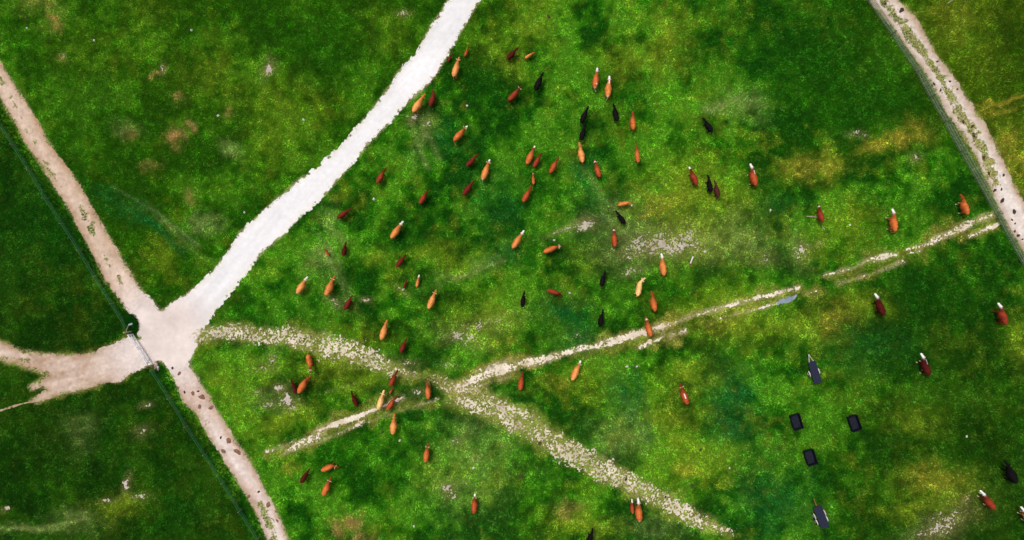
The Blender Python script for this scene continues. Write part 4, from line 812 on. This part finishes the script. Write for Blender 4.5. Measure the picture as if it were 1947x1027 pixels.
CT = [  # nose, rump (photo px), coat, white, label, extras
 ((860,103),(852,117),'dred','none','small dark red calf at the edge of the gravel road, left of another calf',dict(calf=1)),
 ((891.5,88),(884,106),'rust','none','slim red calf nearest the top, just above a tan cow by the road',dict(calf=1)),
 ((873,109),(862.5,145),'tan','none','tan cow behind two red calves at the top of the gravel road',dict(horns=1)),
 ((821,171),(817,201),'dred','none','dark red cow turning its head towards the gravel road',dict(bend=48,fat=1.1,neck=.8)),
 ((808,179),(785.5,212),'tan','none','tan cow at the edge of the gravel road beside a dark red cow',dict(fat=1.05)),
 ((888,240),(863.5,267),'orange','blaze','orange cow swinging its tail sideways, right of the gravel road',dict(tail=-62,horns=1,fat=1.05)),
 ((985,91),(964.5,112),'maroon','none','maroon cow near the top beside a small tan calf',dict(fat=1.15)),
 ((1016,99.5),(998.5,110.5),'lt','none','small tan calf near the top, right of a maroon cow',dict(calf=1)),
 ((1033,138),(1018,170),'black','none','black cow nearest the top, alone left of the white-faced pair',{}),
 ((992,165),(968,190),'red','none','red-brown cow with pale ears, lower left of the topmost black cow',dict(horns=1)),
 ((1136,129.5),(1131,167),'orange','face','orange white-faced cow with a white tail, left of the pair at the top',dict(tail=-28,tailw=1,stripe=(-.62,-.5,-.12))),
 ((1159,145),(1155.5,184),'lt','face','tan white-faced cow with white neck stripe, right of the pair at the top',dict(tailw=1,stripe=(.45,.8,.0),fat=1.05)),
 ((1119,202),(1105.6,232),'black','none','upper black cow of two walking in line above a tan cow',{}),
 ((1113,235.5),(1105,266),'black','none','lower black cow of two in line, its tail against a tan cow',{}),
 ((1166.5,197),(1173.5,229),'black','none','black cow directly below the white-faced pair',{}),
 ((1203,211.5),(1204,246),'orange','none','orange cow with pale hind legs, right of a black cow',dict(feet=1,tail=10)),
 ((1336,224),(1354,250),'black','none','black cow standing alone at upper right, head to the left',dict(fat=1.1)),
 ((733.5,321),(717,347),'red','none','red-brown cow closest to the right edge of the gravel road',dict(fat=1.15)),
 ((909,293.5),(888,315),'dred','none','dark red cow just left of a tan cow with pale horns',{}),
 ((931,304),(917.7,341),'lt','blaze','tan-orange white-faced cow between two dark red cows',dict(horns=1,tailw=1)),
 ((900.7,344),(881,370),'dred','none','dark red cow below left of a tan-orange white-faced cow',dict(fat=1.1)),
 ((814,361.5),(798,387),'red','none','red-brown cow with orange flanks, alone left of centre',dict(fat=1.1)),
 ((667.5,397),(642,414),'dred','none','dark red cow facing right beside the lower bend of the gravel road',{}),
 ((766,421.5),(744,452),'lt','face','tan white-faced cow walking up right, alone below the gravel road',dict(fat=1.05)),
 ((1017,278),(1002,311),'orange','blaze','orange cow with a white blaze, left in a row of three',dict(feet=1)),
 ((1030,291),(1015,317),'red','none','red-brown cow in the middle of a row of three',{}),
 ((1062,300),(1046,328),'rust','none','rust-coloured cow with a white hind foot, right in a row of three',dict(feet=1)),
 ((1101.5,271),(1107.5,308),'tan','none','bright tan cow directly behind two black cows',dict(fat=1.08)),
 ((1130,304),(1140,336),'rust','spot','rust cow with pale ears, lower right of a bright tan cow',dict(horns=1)),
 ((1210,276),(1213.4,308),'orange','none','orange cow standing alone below the cow with pale hind legs',dict(feet=1,fat=.95)),
 ((1013.5,328),(1014.4,350),'orange','spot','slim orange calf directly above a rust cow',dict(calf=1)),
 ((1011,353.5),(995,383),'rust','none','rust cow with pale hind feet directly below a slim calf',dict(feet=1)),
 ((1311,318),(1325,351),'red','blaze','red-brown cow with white muzzle, left of a black and brown pair',dict(fat=1.1)),
 ((1346,333),(1352,365),'black','none','black cow pressed against a brown cow',{}),
 ((1359,344),(1366,374),'brown','none','dark brown cow pressed against a black cow',dict(tail=20)),
 ((1201.5,392),(1176,389.5),'lt','blaze','tan white-faced cow facing right with bent neck, above a black cow',dict(bend=-58,fat=.95)),
 ((1171,401),(1188,425),'black','none','black cow just below a tan cow facing right',{}),
 ((1167,434),(1169,468),'rust','spot','rust cow with white forehead beside the chalky scuffed ground',dict(fat=1.05)),
 ((1427.5,312),(1437,352),'rust','face','rust white-faced cow with white feet at right of centre',dict(feet=1,stripe=(.2,.55,-.12))),
 ((1555.7,389),(1564,421),'red','spot','dark red cow standing over grey timber',dict(fat=1.05)),
 ((658,460),(652,485.5),'maroon','none','maroon cow right of a small red calf near the gravel road',dict(fat=1.1)),
 ((615,473),(624.5,485.5),'rust','none','small red calf alone, left of a maroon cow',dict(calf=1,bend=20)),
 ((771.4,484),(754,507),'dred','none','dark red cow alone below the tan white-faced walker',dict(fat=1.05)),
 ((584,527),(565,557),'tan','face','tan white-headed cow furthest left in the pasture',dict(tailw=1,fat=1.15)),
 ((636,525),(619.5,561),'lt','none','tan-orange cow right of the leftmost white-headed cow',dict(horns=1,fat=1.1)),
 ((670,562),(655.5,588),'dred','none','dark red cow on a chalky scuff, below right of a tan-orange cow',dict(fat=1.1)),
 ((774,531),(767.5,547),'dred','none','small dark red calf beside a white-faced tan calf',dict(calf=1)),
 ((797,523),(792,545),'lt','face','small tan calf with a white face',dict(calf=1)),
 ((829,552),(815,586),'tan','none','tan cow below right of the white-faced calf',dict(horns=1,fat=1.05)),
 ((996,439),(975,471),'lt','face','tan-orange white-faced cow left of the orange cow facing right',{}),
 ((1068,469),(1035,479),'orange','spot','orange cow with pale hind foot facing right near the centre',dict(feet=1,bend=-18,horns=1)),
 ((1258,483),(1262.7,523),'lt','face','tan-orange white-faced cow left of the white pole',dict(fat=1.05)),
 ((1227,529.5),(1212.5,562),'cream','pale','pale cream cow with its head turned right',dict(bend=-42,horns=1,neck=.95,fat=.95)),
 ((1238.7,554),(1245.7,591),'orange','none','orange cow below right of the pale cream cow',{}),
 ((1228,603),(1237.7,639),'orange','spot','orange cow stepping on the rutted track',{}),
 ((1150.8,515),(1144,544),'black','none','black cow left of the pale cream cow',{}),
 ((997,554),(993,583),'black','none','black cow left of the dark red cow with its head low',{}),
 ((1068,562),(1041.5,552),'red','none','red-brown cow facing right with its head low',dict(bend=-16,pose='down')),
 ((1146.8,589),(1140.8,620),'black','none','black cow just above the rutted track',dict(tail=15)),
 ((1827.7,370),(1840,407),'orange','none','orange cow nearest the right-hand fence, above the rutted track',dict(feet=1,fat=1.05)),
 ((1697.9,398),(1702,439),'orange','face','orange white-faced cow above the right end of the rutted track',dict(feet=1,fat=1.05)),
 ((589,708),(585,675),'orange','spot','orange cow facing down, above a pair of cows at lower left',dict(bend=-18,horns=1)),
 ((591,717),(567.5,747),'orange','none','orange cow beside a dark brown cow, head turned right',dict(bend=-28,fat=1.05)),
 ((554,721),(562,747),'maroon','none','dark brown cow hidden partly behind an orange cow',dict(fat=.9)),
 ((735.8,609),(724.8,645),'tan','none','tan cow with darker neck above the stony track',dict(fat=1.05)),
 ((772.8,644),(761.5,670),'dred','none','dark red cow directly above the stony track',dict(fat=1.05)),
 ((755.8,705),(741,734),'red','none','red-brown cow just below the stony track, above a tiny calf',{}),
 ((748,737),(740.5,749),'rust','none','tiny red calf following a red-brown cow',dict(calf=1)),
 ((667.9,744),(678,772),'maroon','none','maroon cow alone left of the pale cow on the rut',dict(fat=1.0)),
 ((729.8,743),(719,778),'cream','pale','pale cream cow standing on the white rut',dict(horns=1,fat=.95)),
 ((753.8,754),(736,779),'rust','none','rust cow crossing the white rut beside a pale cow',{}),
 ((812.7,724),(814,758),'orange','none','orange cow at the edge of the stony track crossing',{}),
 ((749.8,788),(746.5,825),'tan','none','tan cow with dark neck just below the lower rut',dict(fat=1.15)),
 ((814,844),(808.7,878),'orange','none','orange-red cow with pale horns and hanging tail at lower left',dict(horns=1,tail=-15)),
 ((643,890),(611.5,895),'orange','none','orange cow facing right, curled to graze, at lower left',dict(bend=-46,horns=1)),
 ((588,892),(572,918),'maroon','none','maroon cow left of two orange cows at lower left',dict(fat=.95,feet=1)),
 ((629,908),(614.5,942),'orange','none','orange cow with pale horns below the curled grazing cow',dict(horns=1,fat=1.05)),
 ((903,940),(901,975.5),'rust','blaze','rust cow with white nose alone at bottom centre',dict(horns=1)),
 ((1201.6,950),(1203,976),'rust','face','slim white-faced red calf beside its mother at the bottom',dict(calf=1)),
 ((1213.6,949),(1216,991),'orange','face','orange white-faced cow with a calf at her side at the bottom',dict(tailw=1)),
 ((1127,1006),(1118,1040),'black','none','black cow cut off by the bottom edge',{}),
 ((993.5,708),(989,741),'rust','none','rust cow below the middle of the rutted track',{}),
 ((1103.8,687),(1088.5,722),'tan','blaze','tan white-faced cow below the middle of the rutted track',dict(horns=1,fat=1.05)),
 ((1293,730),(1307,768),'rust','none','rust cow with dark neck and pale horns, alone at lower centre right',dict(horns=1,stripe=(-.3,.2,.0))),
 ((1665,559),(1680,598),'maroon','face','maroon white-headed cow below the right part of the rutted track',{}),
 ((1899.7,577),(1913,616),'red','face','red-brown white-headed cow nearest the right edge',dict(fat=1.08)),
 ((1752.8,673),(1766,713),'maroon','face','maroon cow with white head and white neck stripe, right of the trailer',dict(stripe=(.2,.7,-.14),feet=1)),
 ((1912.6,878),(1932,918),'black','none','big black cow near the lower right corner',dict(fat=1.15)),
 ((1865.7,934),(1891,968),'red','face','red white-headed cow near the lower right corner',dict(feet=1)),
 ((1943,965),(1963,998),'lt','face','tan white-headed cow cut off by the right edge',dict(feet=1)),
]
for N_, R_, coat, wh, lb, ex in CT:
    ex = {k_: (bool(v_) if k_ in ('calf', 'horns', 'feet', 'tailw') else v_) for k_, v_ in ex.items()}
    make_cow('calf' if ex.get('calf') else 'cow', N_, R_, coat, wh, lb, **ex)
